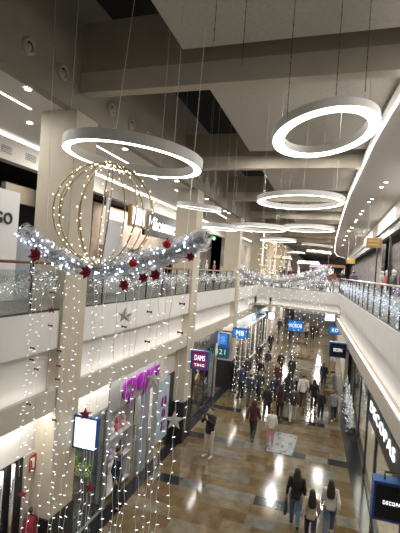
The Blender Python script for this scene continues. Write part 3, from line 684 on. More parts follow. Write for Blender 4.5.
# ---------------- projecting box signs
def boxsign(c, w, h, d, face_m, side_m, label, text=None, tm=None, ts=.2, bracket='top', tw=None, sub=None, rz=0., inset=0.):
    c = Vector(c); root = empty('box_sign', c)
    MB().box(c.x-w/2, c.x+w/2, c.y-d/2, c.y+d/2, c.z-h/2, c.z+h/2).build('case', side_m, root, bevel=.012)
    ix = inset
    fx0, fx1 = c.x-w/2+.04+ix, c.x+w/2-.04
    MB().box(fx0, fx1, c.y-d/2-.012, c.y-d/2+.004, c.z-h/2+.05, c.z+h/2-.05).build('face', face_m, root)
    if text: lettering(text, tm, ((fx0+fx1)/2, c.y-d/2-.02, c.z+(h*.12 if sub else 0)), (1, 0, 0), (0, 0, 1), ts, root, width=tw)
    if sub: lettering(sub, tm, ((fx0+fx1)/2, c.y-d/2-.02, c.z-h*.25), (1, 0, 0), (0, 0, 1), ts*.5, root, width=tw)
    k = MB()
    if bracket == 'top': k.tube([(c.x-.2*w, c.y, c.z+h/2), (c.x-.2*w, c.y, c.z+h/2+.13), (c.x+.25*w, c.y, c.z+h/2+.13), (c.x+.25*w, c.y, c.z+h/2)], .018, 6)
    elif bracket == 'left': k.box(X1-.02, c.x-w/2+.01, c.y-.03, c.y+.03, c.z-.03, c.z+.03)
    elif bracket == 'right': k.box(c.x+w/2-.01, 1.68, c.y-.03, c.y+.03, c.z-.03, c.z+.03)
    k.build('bracket', DARK, root)
    return tag(root, label, 'sign', 'projecting box signs')
mat('blue_face', (.02, .17, .5), .4, emis=(.02, .2, .6), es=.5); mat('black_face', (.006, .006, .008), .3)
WL = mat('white_lit_letters', (.9, .92, .95), .4, emis=(.9, .95, 1), es=.8)
def signpx(x0, y0, x1, y1, Y):
    a, b_ = ony(x0, (y0+y1)/2, Y), ony(x1, (y0+y1)/2, Y); t, d_ = ony((x0+x1)/2, y0, Y), ony((x0+x1)/2, y1, Y)
    return ((a.x+b_.x)/2, Y, (t.z+d_.z)/2), b_.x-a.x, t.z-d_.z
c, w, h = signpx(68, 415, 98.5, 449, 7.75); boxsign(c, w, h, .10, LIGHTB, BLUE, 'blue box sign with a glowing white face right of the near column', bracket='left', inset=.17)
c, w, h = signpx(188, 350, 208.5, 369, 15.7); boxsign(c, w, h, .25, mat('maroon_face', (.16, .01, .08), .4, emis=(.2, .01, .1), es=.3), BLUE, 'blue box sign with a maroon face in front of the second column', 'DAMS', WL, .3, 'left', w*.5, 'TIHG', inset=w*.24)
c, w, h = signpx(214, 345.5, 229, 357.5, 21.6); boxsign(c, w, h, .3, mat('deep_blue_face', (.015, .06, .2), .4), BLUE, 'blue box sign with lime green numerals over the dark passage', '421', mat('lime_letters', (.3, .65, .15), .5, emis=(.3, .7, .15), es=.5), h*.6, 'left', w*.7)
c, w, h = signpx(219, 333, 228.5, 345, 21.8); boxsign(c, w, h, .3, mat('blue_face', (0, 0, 0)), BLUE, 'narrow blue box sign with a pale symbol above the lime numerals', 'S', mat('pale_letters', (.35, .5, .75), .5), h*.6, 'left', w*.4)
c, w, h = signpx(233, 328, 248, 338, 22.5); boxsign(c, w, h, .3, mat('blue_face', (.02, .17, .5), .4, emis=(.02, .2, .6), es=.5), BLUE, 'bright blue box sign with white letters beyond the third column', 'M8', WL, .4, 'left', w*.5)
c, w, h = signpx(265.5, 311.5, 275, 319, 33); boxsign(c, w, h, .4, LIGHTB, DARK, 'far small box sign with a glowing white face and dark edge', 'Z', mat('navy_letters', (.03, .06, .25), .5), .5, 'left', w*.25, inset=.25)
c, w, h = signpx(288, 320, 303.5, 331.5, 30.5); r_ = boxsign(c, w, h, .2, mat('blue_face', (0, 0, 0)), BLUE, 'wide blue hanging banner sign over the far crowd', 'NOROB', WL, .4, 'top', w*.8)
for dx in (-.4, .4): MB().tube([(c[0]+dx, c[1], c[2]+h/2), (c[0]+dx, c[1], 3.86)], .012, 5).build('hanger', DSTEEL, r_)
# right side
c, w, h = signpx(371.5, 480, 412, 519, 8.2); boxsign(c, w, h, .3, mat('black_face', (.006, .006, .008), .3), BLUE, 'big black-faced blue box sign with white letters at lower right corner', 'DECOPAS', WL, .09, 'top', w*.5)
c, w, h = signpx(329, 342, 346.5, 357, 19); boxsign(c, w, h, .35, mat('black_face', (0, 0, 0)), BLUE, 'black-faced blue box sign projecting halfway along the right shops', 'DECOPAS', WL, .2, 'right', w*.5)
c, w, h = signpx(329, 326, 341, 334, 27); boxsign(c, w, h, .4, mat('blue_face', (0, 0, 0)), BLUE, 'blue box sign behind the black-faced one on the right', 'KO', WL, .3, 'right', w*.5)
c, w, h = signpx(325, 312.5, 335.5, 321, 33); boxsign(c, w, h, .4, LIGHTB, BLUE, 'farthest right box sign with a glowing white face', 'a', mat('sky_letters', (.05, .3, .7), .5), .6, 'right', w*.3)

# ================================================================ LOWER RIGHT SHOPS
X2 = 1.62
struct(box1('wall_right', mat('right_interior', (.55, .47, .35), .6, noise=.2, nscale=1.5), (2.5, 2.7, -3, 75, 0, 3.9)))
MB().box(X2+.15, 2.5, -3, 27.6, 0, .01).build('trim_82', mat('pale_shop_floor', (.48, .42, .33), .3, noise=.2))['kind'] = 'structure'
struct(box1('ceiling_lower_right', mat('shop_white', (0, 0, 0)), (X2+.1, 2.5, -3, 75, 3.5, 3.6)))
struct(box1('trim_80', LEDGE, (X2, X2+.12, -3, 27.6, 3.05, 3.86)))
struct(box1('wall_right_far', mat('shop_beige', (0, 0, 0)), (1.3, 1.5, 27.7, 75, 0, 3.9)))
for i, (a, b_) in enumerate(((6.4, 8.6), (8.7, 12.9), (13.0, 15.7), (15.8, 19.0), (19.1, 23), (23.1, 27))):
    shopwin(a, b_, 3.04, 'dark-framed glass shopfront on the lower right, %s from the camera' % ORD[i], DARK, 0, x=X2+.03)
r_ = empty('shop_sign', (XR(10), 10, 3.6)); dv = Vector((-.045, 1, 0)).normalized(); nv = Vector((-1, -.045, 0)).normalized()
MB().obox(Vector((XR(9.2), 9.2, 3.53)) + nv*.02, dv*2.85, nv*.045, (0, 0, .34)).build('board', mat('black_face', (0, 0, 0)), r_)
lettering('DECOPAS', WL, Vector((XR(10.2), 10.2, 3.60)) + nv*.07, -dv, (0, 0, 1), .38, r_, width=3.2, depth=.015); tag(r_, 'long black shop sign with white capitals on the right shopfront', 'shop sign')
# tall silvery festive display stands by the right glass
for i, y in enumerate((19.6, 21.4, 23.4)):
    k = MB(); x = 1.30-.02*i
    k.loft([[(x+r*math.cos(2*PI*q/10), y+r*math.sin(2*PI*q/10), z) for q in range(10)] for r, z in ((.16, 0), (.16, .05), (.03, .08), (.03, .3))])
    root = empty('tinsel_tree', (x, y, 0)); k.build('stand', DSTEEL, root)
    t = MB()
    for q in range(700):
        z = random.uniform(.25, 1.75); R_ = .24*(1.85-z)/1.5; a = random.random()*2*PI; p = Vector((x, y, z)); v = Vector((math.cos(a), math.sin(a), -.25)); w = Vector((-math.sin(a), math.cos(a), .2))
        t.add([p-w*.012, p+w*.012, p+v*R_*random.uniform(.7, 1.1)], [(0, 1, 2)])
    t.cur = 1
    for q in range(40):
        z = random.uniform(.25, 1.7); R_ = .24*(1.85-z)/1.5; a = random.random()*2*PI; t.bulb((x+R_*math.cos(a), y+R_*math.sin(a), z), (0, 0, 1), .02, .010)
    t.build('needles', [mat('white_tinsel', (.85, .86, .9), .4, .3), BULB], root, fix=False)['kind'] = 'stuff'
    tag(root, 'narrow silver tinsel tree by the right glass shopfront, %s from the camera' % ORD[i], 'christmas tree', 'tinsel trees')

# ================================================================ UPPER LEFT SHOPS
X3 = -8.05
struct(box1('wall_left_upper', mat('dark_shop', (.018, .017, .016), .8), (-11, -10.8, -3, 60, ZU, 10)))
struct(box1('ceiling_shop_upper', BLACKM, (-10.8, -8.36, -3, 60, 9.5, 9.6)))
r_ = empty('hoarding', (X3, 6, ZU)); MB().box(X3-.06, X3, 2.0, 8.86, ZU, 8.63).build('board', mat('hoarding_white', (.60, .59, .60), .6), r_)
ltr = mat('black_letters', (.01, .01, .012), .5)
lettering('HUGO', ltr, (X3+.02, 8.02, 7.88), (0, 1, 0), (0, 0, 1), .42, r_, width=1.18, bold=.008); lettering('FASHION', ltr, (X3+.02, 7.85, 7.52), (0, 1, 0), (0, 0, 1), .16, r_, width=.62)
tag(r_, 'white hoarding board with black lettering at the left edge', 'hoarding')
p0, p1 = onx(23, 186, -8.6), onx(42, 200, -8.6); struct(box1('trim_90', mat('shop_tan', (.42, .36, .27), .6), (-8.75, -8.6, 8.9, 10.9, 8.45, 8.95)))
struct(box1('trim_91', mat('grey_blue_panel', (0, 0, 0)), (-8.35, -8.2, 8.95, 9.6, ZU, 7.5)))
struct(box1('trim_92', mat('pale_partition', (.52, .52, .55), .6), (X3-.1, X3, 9.9, 12.1, ZU, 9.4)))
struct(box1('trim_93', DSTEEL, (X3-.08, X3, 12.1, 12.2, ZU, 9.4))); struct(box1('trim_94', mat('pale_partition', (0, 0, 0)), (X3-.08, X3, 13.3, 13.42, ZU, 9.4)))
struct(box1('trim_95', mat('pale_partition', (0, 0, 0)), (X3-.08, X3, 13.42, 14.6, ZU, 8.55)))
MANN = [(-8.8, 12.45, (.25, .2, .28), (.1, .1, .12), 'mannequin in mauve behind the wire sphere'), (-8.9, 13.08, (.45, .45, .48), (.2, .2, .25), 'mannequin in grey behind the wire sphere')]
for x, y, c1, c2, lab in MANN: mannequin(x, y, c1, c2, lab, ZU+.6)
struct(box1('trim_96', DARK, (-9.3, -8.4, 12.2, 13.3, ZU, ZU+.6)))
a, b_ = onx(132, 205, X3+.1), onx(142, 222, X3+.1)
r_ = empty('lightbox', (X3, a.y, 9)); MB().box(X3, X3+.15, 14.9, 16.35, 8.48, 9.36).build('case', mat('amber_case', (.30, .16, .05), .4, emis=(.5, .25, .06), es=.15), r_); MB().box(X3+.15, X3+.165, 15.05, 16.15, 8.58, 9.28).build('face', LIGHTB, r_); tag(r_, 'amber framed lightbox with a glowing white face behind the sphere', 'lightbox')
r_ = empty('shop_sign', (X3, 17, 8.8)); MB().box(X3-.1, X3+.03, 16.5, 22.5, 8.25, 9.4).build('board', mat('black_face', (0, 0, 0)), r_)
lettering('Nicemaca', WL, (X3+.06, 18.7, 8.82), (0, 1, 0), (0, 0, 1), .85, r_, width=3.7, bold=.02); tag(r_, 'black shop sign with white letters right of the wire sphere', 'shop sign')
struct(box1('trim_97', mat('shop_lit', (.62, .50, .40), .6, noise=.15), (-9.6, -9.5, 14.6, 22.5, ZU, 9.4)))
for i, y in enumerate((15.2, 16.9, 18.5, 20.3)):
    shelf(-9.45, -9.0, y, y+1.2, 1.9, mat('shelf_white', (0, 0, 0)), 'white display shelf in the upper shop beyond the sphere, %s from the left' % ORD[i], 4)
    bpy.data.objects[-1] if False else None
for o in list(COL.objects):
    if o.name.startswith('display_shelf') and 'upper shop' in o.get('label', ''): o.location.z = ZU
struct(box1('trim_98', GREYP, (X3-.1, X3, 22.5, 22.9, ZU, 9.4)))
shopwin_z = []
struct(box1('trim_99', mat('shop_brown', (.16, .13, .11), .7, noise=.6, nscale=1.5), (-9.2, -9.1, 22.9, 31, ZU, 9.4)))
struct(box1('wall_left_beyond', mat('shop_bright', (.52, .45, .38), .6, noise=.55, nscale=.8), (-8.3, -8.05, 31, 75, ZU, 9.4)))
struct(box1('wall_right_beyond', mat('shop_mottled', (.15, .13, .125), .7, noise=.8, nscale=2.5), (3.3, 3.5, 30, 75, ZU, 9.4)))
for i, (y, c1, c2) in enumerate(((25.0, (.1, .12, .2), (.1, .1, .1)), (26.6, (.06, .2, .08), (.1, .1, .1)), (28.3, (.45, .45, .5), (.3, .3, .35)), (30.4, (.3, .1, .1), (.1, .1, .12)))):
    mannequin(-8.6, y, c1, c2, '%s mannequin in the dark upper shop between the second and third columns' % ['navy', 'green', 'grey', 'maroon'][i], ZU)
r_ = empty('exit_sign', (X3+.1, 27.3, 9.1)); MB().box(X3+.05, X3+.12, 26.8, 27.9, 8.95, 9.2).build('board', mat('green_sign', (.03, .30, .06), .5, emis=(.05, .5, .1), es=.06), r_); tag(r_, 'small green lit sign over the dark upper shop', 'sign')

# ================================================================ UPPER RIGHT SHOPS
struct(box1('wall_right_upper', mat('shop_mottled', (.15, .13, .125), .7, noise=.8, nscale=2.5), (3.9, 4.1, -3, 112, ZU, 10)))
area_r = 1
struct(box1('trim_100', DARK, (inner+.1, inner+.35, -3, 76, 9.1, 9.5)))
RACK = [(.05, .05, .06), (.25, .05, .2), (.5, .45, .42), (.1, .1, .18), (.4, .1, .1), (.6, .58, .55), (.08, .1, .08), (.3, .25, .2)]
RN = ['black', 'plum', 'stone', 'navy', 'red', 'white', 'dark green', 'tan']
for i in range(16):
    y = 9.6+1.25*i
    mannequin(3.0+.25*(i % 2), y, RACK[(i*3) % 8], RACK[(i*5+1) % 8], '%s-topped mannequin behind the right balustrade, %s from the camera' % (RN[(i*3) % 8], ORD[i]), ZU, PI, 'mannequins in the upper right shops')
for i in range(4):
    y = 9.6+5.6*i; k = MB().box(inner+.12, inner+.2, y, y+.09, ZU, 9.1); struct(k.build('trim_%d' % (110+i), [DARK, DSTEEL, DARK][i % 3]))
r_ = empty('shop_sign', (inner, 14, 9.2)); MB().box(inner-.06, inner+.1, 12.6, 16.0, 8.62, 9.1).build('board', mat('navy_board', (.02, .04, .14), .4), r_)
lettering('MODA', WL, (inner-.07, 14.3, 8.86), (0, -1, 0), (0, 0, 1), .4, r_, width=1.8); tag(r_, 'navy shop sign with white letters at the right edge of upper level', 'shop sign')
r_ = empty('display_screen', (inner, 11, 7.5)); MB().box(inner-.06, inner+.1, 12.3, 13.6, 7.3, 8.1).build('case', DARK, r_); MB().box(inner-.07, inner-.055, 12.36, 13.54, 7.35, 8.05).build('face', mat('pink_face', (.7, .45, .38), .4, emis=(.8, .5, .4), es=.6), r_); tag(r_, 'pinkish lit screen behind the right balustrade at the right edge', 'screen')
# hanging brown direction signs under the right soffit
for (px, py, hw, hh, Y, lab) in ((374, 243, 8, 5, 17.5, 'nearer brown hanging direction sign under the right soffit'), (351, 261, 4.2, 2.8, 33, 'farther brown hanging direction sign under the right soffit')):
    c, w, h = signpx(px-hw, py-hh, px+hw, py+hh, Y); c = Vector(c); r_ = empty('direction_sign', c)
    MB().box(c.x-w/2, c.x+w/2, Y-.04, Y+.04, c.z-h/2, c.z+h/2).build('board', mat('sign_bronze', (.26, .16, .04), .45), r_, bevel=.01)
    for q in range(2): MB().box(c.x-w*.38, c.x+w*.3, Y-.05, Y-.04, c.z+h*(.14-.36*q), c.z+h*(.24-.36*q)).build('marking', mat('gold_letters', (.45, .32, .12), .5), r_)
    for s_ in (-1, 1): MB().tube([(c.x+s_*w*.4, Y, c.z+h/2), (c.x+s_*w*.4, Y, zs)], .008, 5).build('hanger', WIRE, r_)
    tag(r_, lab, 'sign', 'hanging direction signs')

# ================================================================ FAR UPPER LEVEL
struct(box1('wall_far', mat('far_wall', (.62, .55, .46), .7, noise=.4, nscale=.5), (-11, 6, 111.5, 112, ZU, 12.6)))
for i, (x, y, w, h, c, lab) in enumerate(((-4.2, 36, 1.6, 2.4, (.62, .52, .40), 'cream market stall at the far left of the upper level'), (-2.2, 44, 2.0, 2.3, (.60, .50, .38), 'beige market stall behind the far wire sphere'), (-1.0, 39, 1.4, 1.9, (.16, .12, .16), 'dark market stall right of the far wire sphere'), (.6, 48, 1.8, 2.2, (.30, .16, .09), 'brown market stall at the end of the right gallery'))):
    root = empty('market_stall', (x, y, ZU)); k = MB()
    for sx in (-1, 1):
        for sy in (-1, 1): MB().box(x+sx*w/2-.04, x+sx*w/2+.04, y+sy*.6-.04, y+sy*.6+.04, ZU, ZU+h).build('post', WHITE, root)
    MB().box(x-w/2, x+w/2, y-.6, y+.6, ZU+.02, ZU+.95).build('counter', col_mat(c), root, bevel=.02)
    MB().ext([(x-w/2-.15, y-.75, ZU+h), (x+w/2+.15, y-.75, ZU+h), (x+w/2+.15, y+.75, ZU+h), (x-w/2-.15, y+.75, ZU+h)], [(x-w/2, y-.5, ZU+h+.3), (x+w/2, y-.5, ZU+h+.3), (x+w/2, y+.5, ZU+h+.3), (x-w/2, y+.5, ZU+h+.3)]).build('canopy', col_mat(c), root)
    tag(root, lab, 'stall')
for i, (x, y, c1, lab) in enumerate(((-4.6, 34.6, (.5, .3, .3), 'mannequin in dusty pink on the far upper level'), (-2.6, 36.6, (.6, .56, .5), 'mannequin in cream on the far upper level'), (-.2, 35.4, (.06, .06, .08), 'mannequin in black on the far upper level'), (1.8, 35.0, (.4, .1, .1), 'mannequin in red on the far upper level'))):
    mannequin(x, y, c1, (.1, .1, .12), lab, ZU)
for i, y in enumerate((31.5, 39.5, 47.5)):
    struct(MB().box(-6, -5.13, y, y+.8, ZU, 10.03).build('trim_%d' % (24+i), CREAM))

# ================================================================ PEOPLE
def remesh(mb, name, vox, sm=3):
    me = mb.mesh(name, []); o = bpy.data.objects.new(name, me); COL.objects.link(o)
    r = o.modifiers.new('r', 'REMESH'); r.mode = 'VOXEL'; r.voxel_size = vox; r.use_smooth_shade = True
    s_ = o.modifiers.new('s', 'SMOOTH'); s_.iterations = sm; s_.factor = .5
    bpy.context.view_layer.update()
    me2 = bpy.data.meshes.new_from_object(o.evaluated_get(bpy.context.evaluated_depsgraph_get())); me2.name = name
    bpy.data.objects.remove(o); bpy.data.meshes.remove(me); me2.materials.clear(); me2.materials.append(None)
    return me2
def ering(c, rx, ry, n=16, lean=0.): return [Vector((c[0]+rx*math.cos(2*PI*i/n), c[1]+ry*math.sin(2*PI*i/n), c[2])) for i in range(n)]
def pose_joints(kind):
    J = {}
    sw = {'walkA': 1, 'walkB': -1, 'stand': 0, 'phone': 0, 'carry': .7}[kind]
    for s_, nm in ((-1, 'L'), (1, 'R')):
        f_ = sw*s_*.0 + sw*(1 if s_ < 0 else -1)
        J['hip'+nm] = (s_*.09, 0, .92)
        if f_ > 0:   # leg in front
            J['knee'+nm] = (s_*.095, .17*f_, .50); J['ank'+nm] = (s_*.09, .24*f_, .085); J['toe'+nm] = (s_*.10, .24*f_+.16, .045); J['heel'+nm] = (s_*.09, .24*f_-.05, .045)
        elif f_ < 0:
            J['knee'+nm] = (s_*.095, .04*f_, .49); J['ank'+nm] = (s_*.09, .33*f_, .15); J['toe'+nm] = (s_*.10, .33*f_+.14, .04); J['heel'+nm] = (s_*.09, .33*f_-.06, .13)
        else:
            J['knee'+nm] = (s_*.10, .02, .50); J['ank'+nm] = (s_*.11, -.01, .085); J['toe'+nm] = (s_*.135, .16, .04); J['heel'+nm] = (s_*.11, -.06, .045)
        J['sh'+nm] = (s_*.175, 0, 1.41)
        if kind == 'phone':
            J['elb'+nm] = (s_*.24, .14, 1.22); J['wri'+nm] = (s_*.09, .36, 1.43); J['fdir'+nm] = (-s_*.25, .2, .95)
        elif kind == 'carry' and s_ < 0:
            J['elb'+nm] = (s_*.25, -.03, 1.14); J['wri'+nm] = (s_*.27, .03, .88); J['fdir'+nm] = (0, .1, -1)
        else:
            J['elb'+nm] = (s_*.235, -.06-.05*f_, 1.14); J['wri'+nm] = (s_*.245, .04-.16*f_, .90); J['fdir'+nm] = (-s_*.1, .25, -1)
    return J
POSE = {}
def person_meshes(kind):
    if kind in POSE: return POSE[kind]
    J = pose_joints(kind); V_ = lambda n: Vector(J[n])
    b = MB()
    b.loft([ering((0, 0, z), rx, ry) for z, rx, ry in ((.84, .10, .09), (.90, .155, .11), (.98, .155, .11), (1.08, .13, .095), (1.2, .14, .10), (1.32, .165, .11), (1.40, .15, .09), (1.45, .075, .065), (1.50, .055, .055), (1.55, .052, .055))])
    b.loft([ering((0, y, z), rx, ry) for z, rx, ry, y in ((1.49, .03, .035, .03), (1.52, .055, .065, .025), (1.56, .068, .083, .015), (1.61, .075, .095, .005), (1.65, .074, .095, 0), (1.69, .06, .078, -.003), (1.715, .025, .035, -.005))])
    b.ell((0, .105, 1.585), .014, .02, .022, 6, 4); b.ell((.077, 0, 1.60), .012, .025, .032, 6, 4); b.ell((-.077, 0, 1.60), .012, .025, .032, 6, 4)   # nose, ears
    b.ell((0, .092, 1.545), .024, .012, .009, 6, 4)      # lips
    for nm in 'LR':
        s_ = -1 if nm == 'L' else 1
        b.tube([V_('hip'+nm)+Vector((0, 0, .03)), V_('hip'+nm).lerp(V_('knee'+nm), .4), V_('knee'+nm), V_('knee'+nm).lerp(V_('ank'+nm), .35), V_('ank'+nm), V_('ank'+nm)+Vector((0, 0, -.04))], [.095, .082, .056, .058, .04, .04], 12)
        b.tube([V_('heel'+nm), V_('ank'+nm)*.3+V_('toe'+nm)*.7, V_('toe'+nm)], [.038, .04, .03], 8)
        b.tube([V_('sh'+nm)*.7+Vector((0, 0, 1.38))*.3, V_('sh'+nm), V_('sh'+nm).lerp(V_('elb'+nm), .5), V_('elb'+nm), V_('elb'+nm).lerp(V_('wri'+nm), .4), V_('wri'+nm)], [.06, .058, .047, .04, .038, .027], 10)
        d = Vector(J['fdir'+nm]).normalized(); w = V_('wri'+nm); side = d.cross(Vector((s_*1., 0, 0)) if abs(d.x) < .8 else Vector((0, 1, 0))).normalized(); pn = side.cross(d)
        b.tube([w, w+d*.035, w+d*.085], [.027, .034, .033], 8)
        for q in range(4):
            o_ = side*(.026-.0175*q); ln = (.068, .078, .072, .056)[q]; k0 = w+d*.075+o_
            b.tube([k0, k0+d*ln*.5+o_*.15, k0+d*ln*.85-pn*(s_*.015)+o_*.15, k0+d*ln-pn*s_*.03+o_*.15], [.0105, .010, .009, .008], 6)
        b.tube([w+d*.03+side*.02, w+d*.055+side*.048, w+d*.085+side*.055], [.013, .011, .009], 6)
    body = remesh(b, 'body', .0095, 2)
    t = MB()   # jacket
    t.loft([ering((0, 0, z), rx, ry) for z, rx, ry in ((.83, .178, .135), (.92, .18, .135), (1.02, .165, .125), (1.12, .158, .12), (1.25, .17, .125), (1.36, .185, .125), (1.42, .15, .105), (1.47, .085, .085), (1.50, .075, .08))])
    for nm in 'LR': t.tube([V_('sh'+nm)*.6+Vector((0, 0, 1.38))*.4, V_('sh'+nm), V_('sh'+nm).lerp(V_('elb'+nm), .5), V_('elb'+nm), V_('elb'+nm).lerp(V_('wri'+nm), .5), V_('elb'+nm).lerp(V_('wri'+nm), .96)], [.085, .08, .066, .06, .054, .044], 10)
    top = remesh(t, 'jacket', .018, 3)
    t = MB()   # trousers
    t.loft([ering((0, 0, z), rx, ry) for z, rx, ry in ((.80, .10, .09), (.86, .165, .118), (.95, .165, .118), (1.03, .145, .108))])
    for nm in 'LR': t.tube([V_('hip'+nm)+Vector((0, 0, .02)), V_('hip'+nm).lerp(V_('knee'+nm), .4), V_('knee'+nm), V_('knee'+nm).lerp(V_('ank'+nm), .4), V_('ank'+nm)+Vector((0, 0, .015))], [.105, .098, .076, .072, .062], 12)
    tr = remesh(t, 'trousers', .018, 2)
    shoes = []
    for nm in 'LR':
        t = MB(); h_, a_, to = V_('heel'+nm), V_('ank'+nm), V_('toe'+nm); t.tube([h_+Vector((0, -.01, 0)), h_.lerp(to, .35), h_.lerp(to, .7), to+Vector((0, .02, -.004))], [.043, .048, .046, .034], 10); t.tube([a_+Vector((0, 0, .01)), a_+Vector((0, 0, -.05))], [.045, .05], 10)
        shoes.append(remesh(t, 'shoe', .012, 2))
    POSE[kind] = (body, top, tr, shoes); return POSE[kind]
HAIR = {}
def hair_mesh(kind):
    if kind in HAIR: return HAIR[kind]
    t = MB()
    if kind == 'hood':
        t.loft([ering((0, y, z), rx, ry) for z, rx, ry, y in ((1.44, .12, .12, -.02), (1.52, .11, .115, -.03), (1.62, .105, .12, -.03), (1.70, .09, .10, -.025), (1.75, .04, .05, -.02))])
    else:
        t.loft([ering((0, y, z), rx, ry) for z, rx, ry, y in ((1.57, .07, .05, -.055), (1.60, .085, .085, -.03), (1.65, .088, .098, -.018), (1.70, .075, .085, -.015), (1.735, .03, .04, -.015))])
        if kind == 'long':
            t.loft([ering((0, y, z), rx, ry) for z, rx, ry, y in ((1.20, .08, .02, -.14), (1.26, .125, .03, -.14), (1.40, .13, .045, -.12), (1.50, .12, .06, -.075), (1.60, .10, .08, -.04))])
        if kind == 'bun': t.ell((0, -.10, 1.70), .045, .045, .045)
        if kind == 'hat':
            t.ell((0, -.01, 1.70), .10, .11, .07, 14, 8); t.ell((0, -.01, 1.79), .03, .03, .03)
    HAIR[kind] = remesh(t, 'hair', .014, 2); return HAIR[kind]
SKINM = mat('skin', (.50, .32, .23), .55); HB = (.014, .011, .009)
def person(x, y, h, pose, rz, top, bot, hair, hairc, shoe, label, z=0., shirt=None):
    B, T, TR, SH = person_meshes(pose)
    root = empty('person', (x, y, z), rz); s_ = h/1.74; root.scale = (s_,)*3
    def kid(me, name, m_):
        o = bpy.data.objects.new(name, me); COL.objects.link(o); o.parent = root
        o.material_slots[0].link = 'OBJECT'; o.material_slots[0].material = m_; return o
    kid(B, 'body', SKINM); kid(T, 'jacket', col_mat(top, .8)); kid(TR, 'trousers', col_mat(bot, .8))
    for q in SH: kid(q, 'shoe', col_mat(shoe, .5))
    if hair == 'hood': kid(hair_mesh('hood'), 'hood', col_mat(top, .8))
    elif hair == 'hat': kid(hair_mesh('hat'), 'hat', col_mat(hairc, .8))
    else: kid(hair_mesh(hair), 'hair', col_mat(hairc, .6))
    if pose == 'phone' or z == 0 and y < 13:
        ey = MB()
        for sx in (-1, 1): ey.ell((sx*.03, .094, 1.615), .012, .007, .007, 8, 5)
        me = ey.mesh('eyes', mat('eye_dark', (.02, .015, .012), .2)); o = bpy.data.objects.new('eyes', me); COL.objects.link(o); o.parent = root
    return tag(root, label, 'person', 'people on the lower floor' if z == 0 else 'people on the upper level')
K = (.012, .012, .014); NV = (.02, .025, .055); WH = (.62, .60, .57); JE = (.10, .16, .27); DJ = (.03, .04, .065); GR = (.25, .25, .26); BE = (.40, .33, .25); MAR = (.07, .015, .022); BRN = (.12, .07, .045)
FX = .985
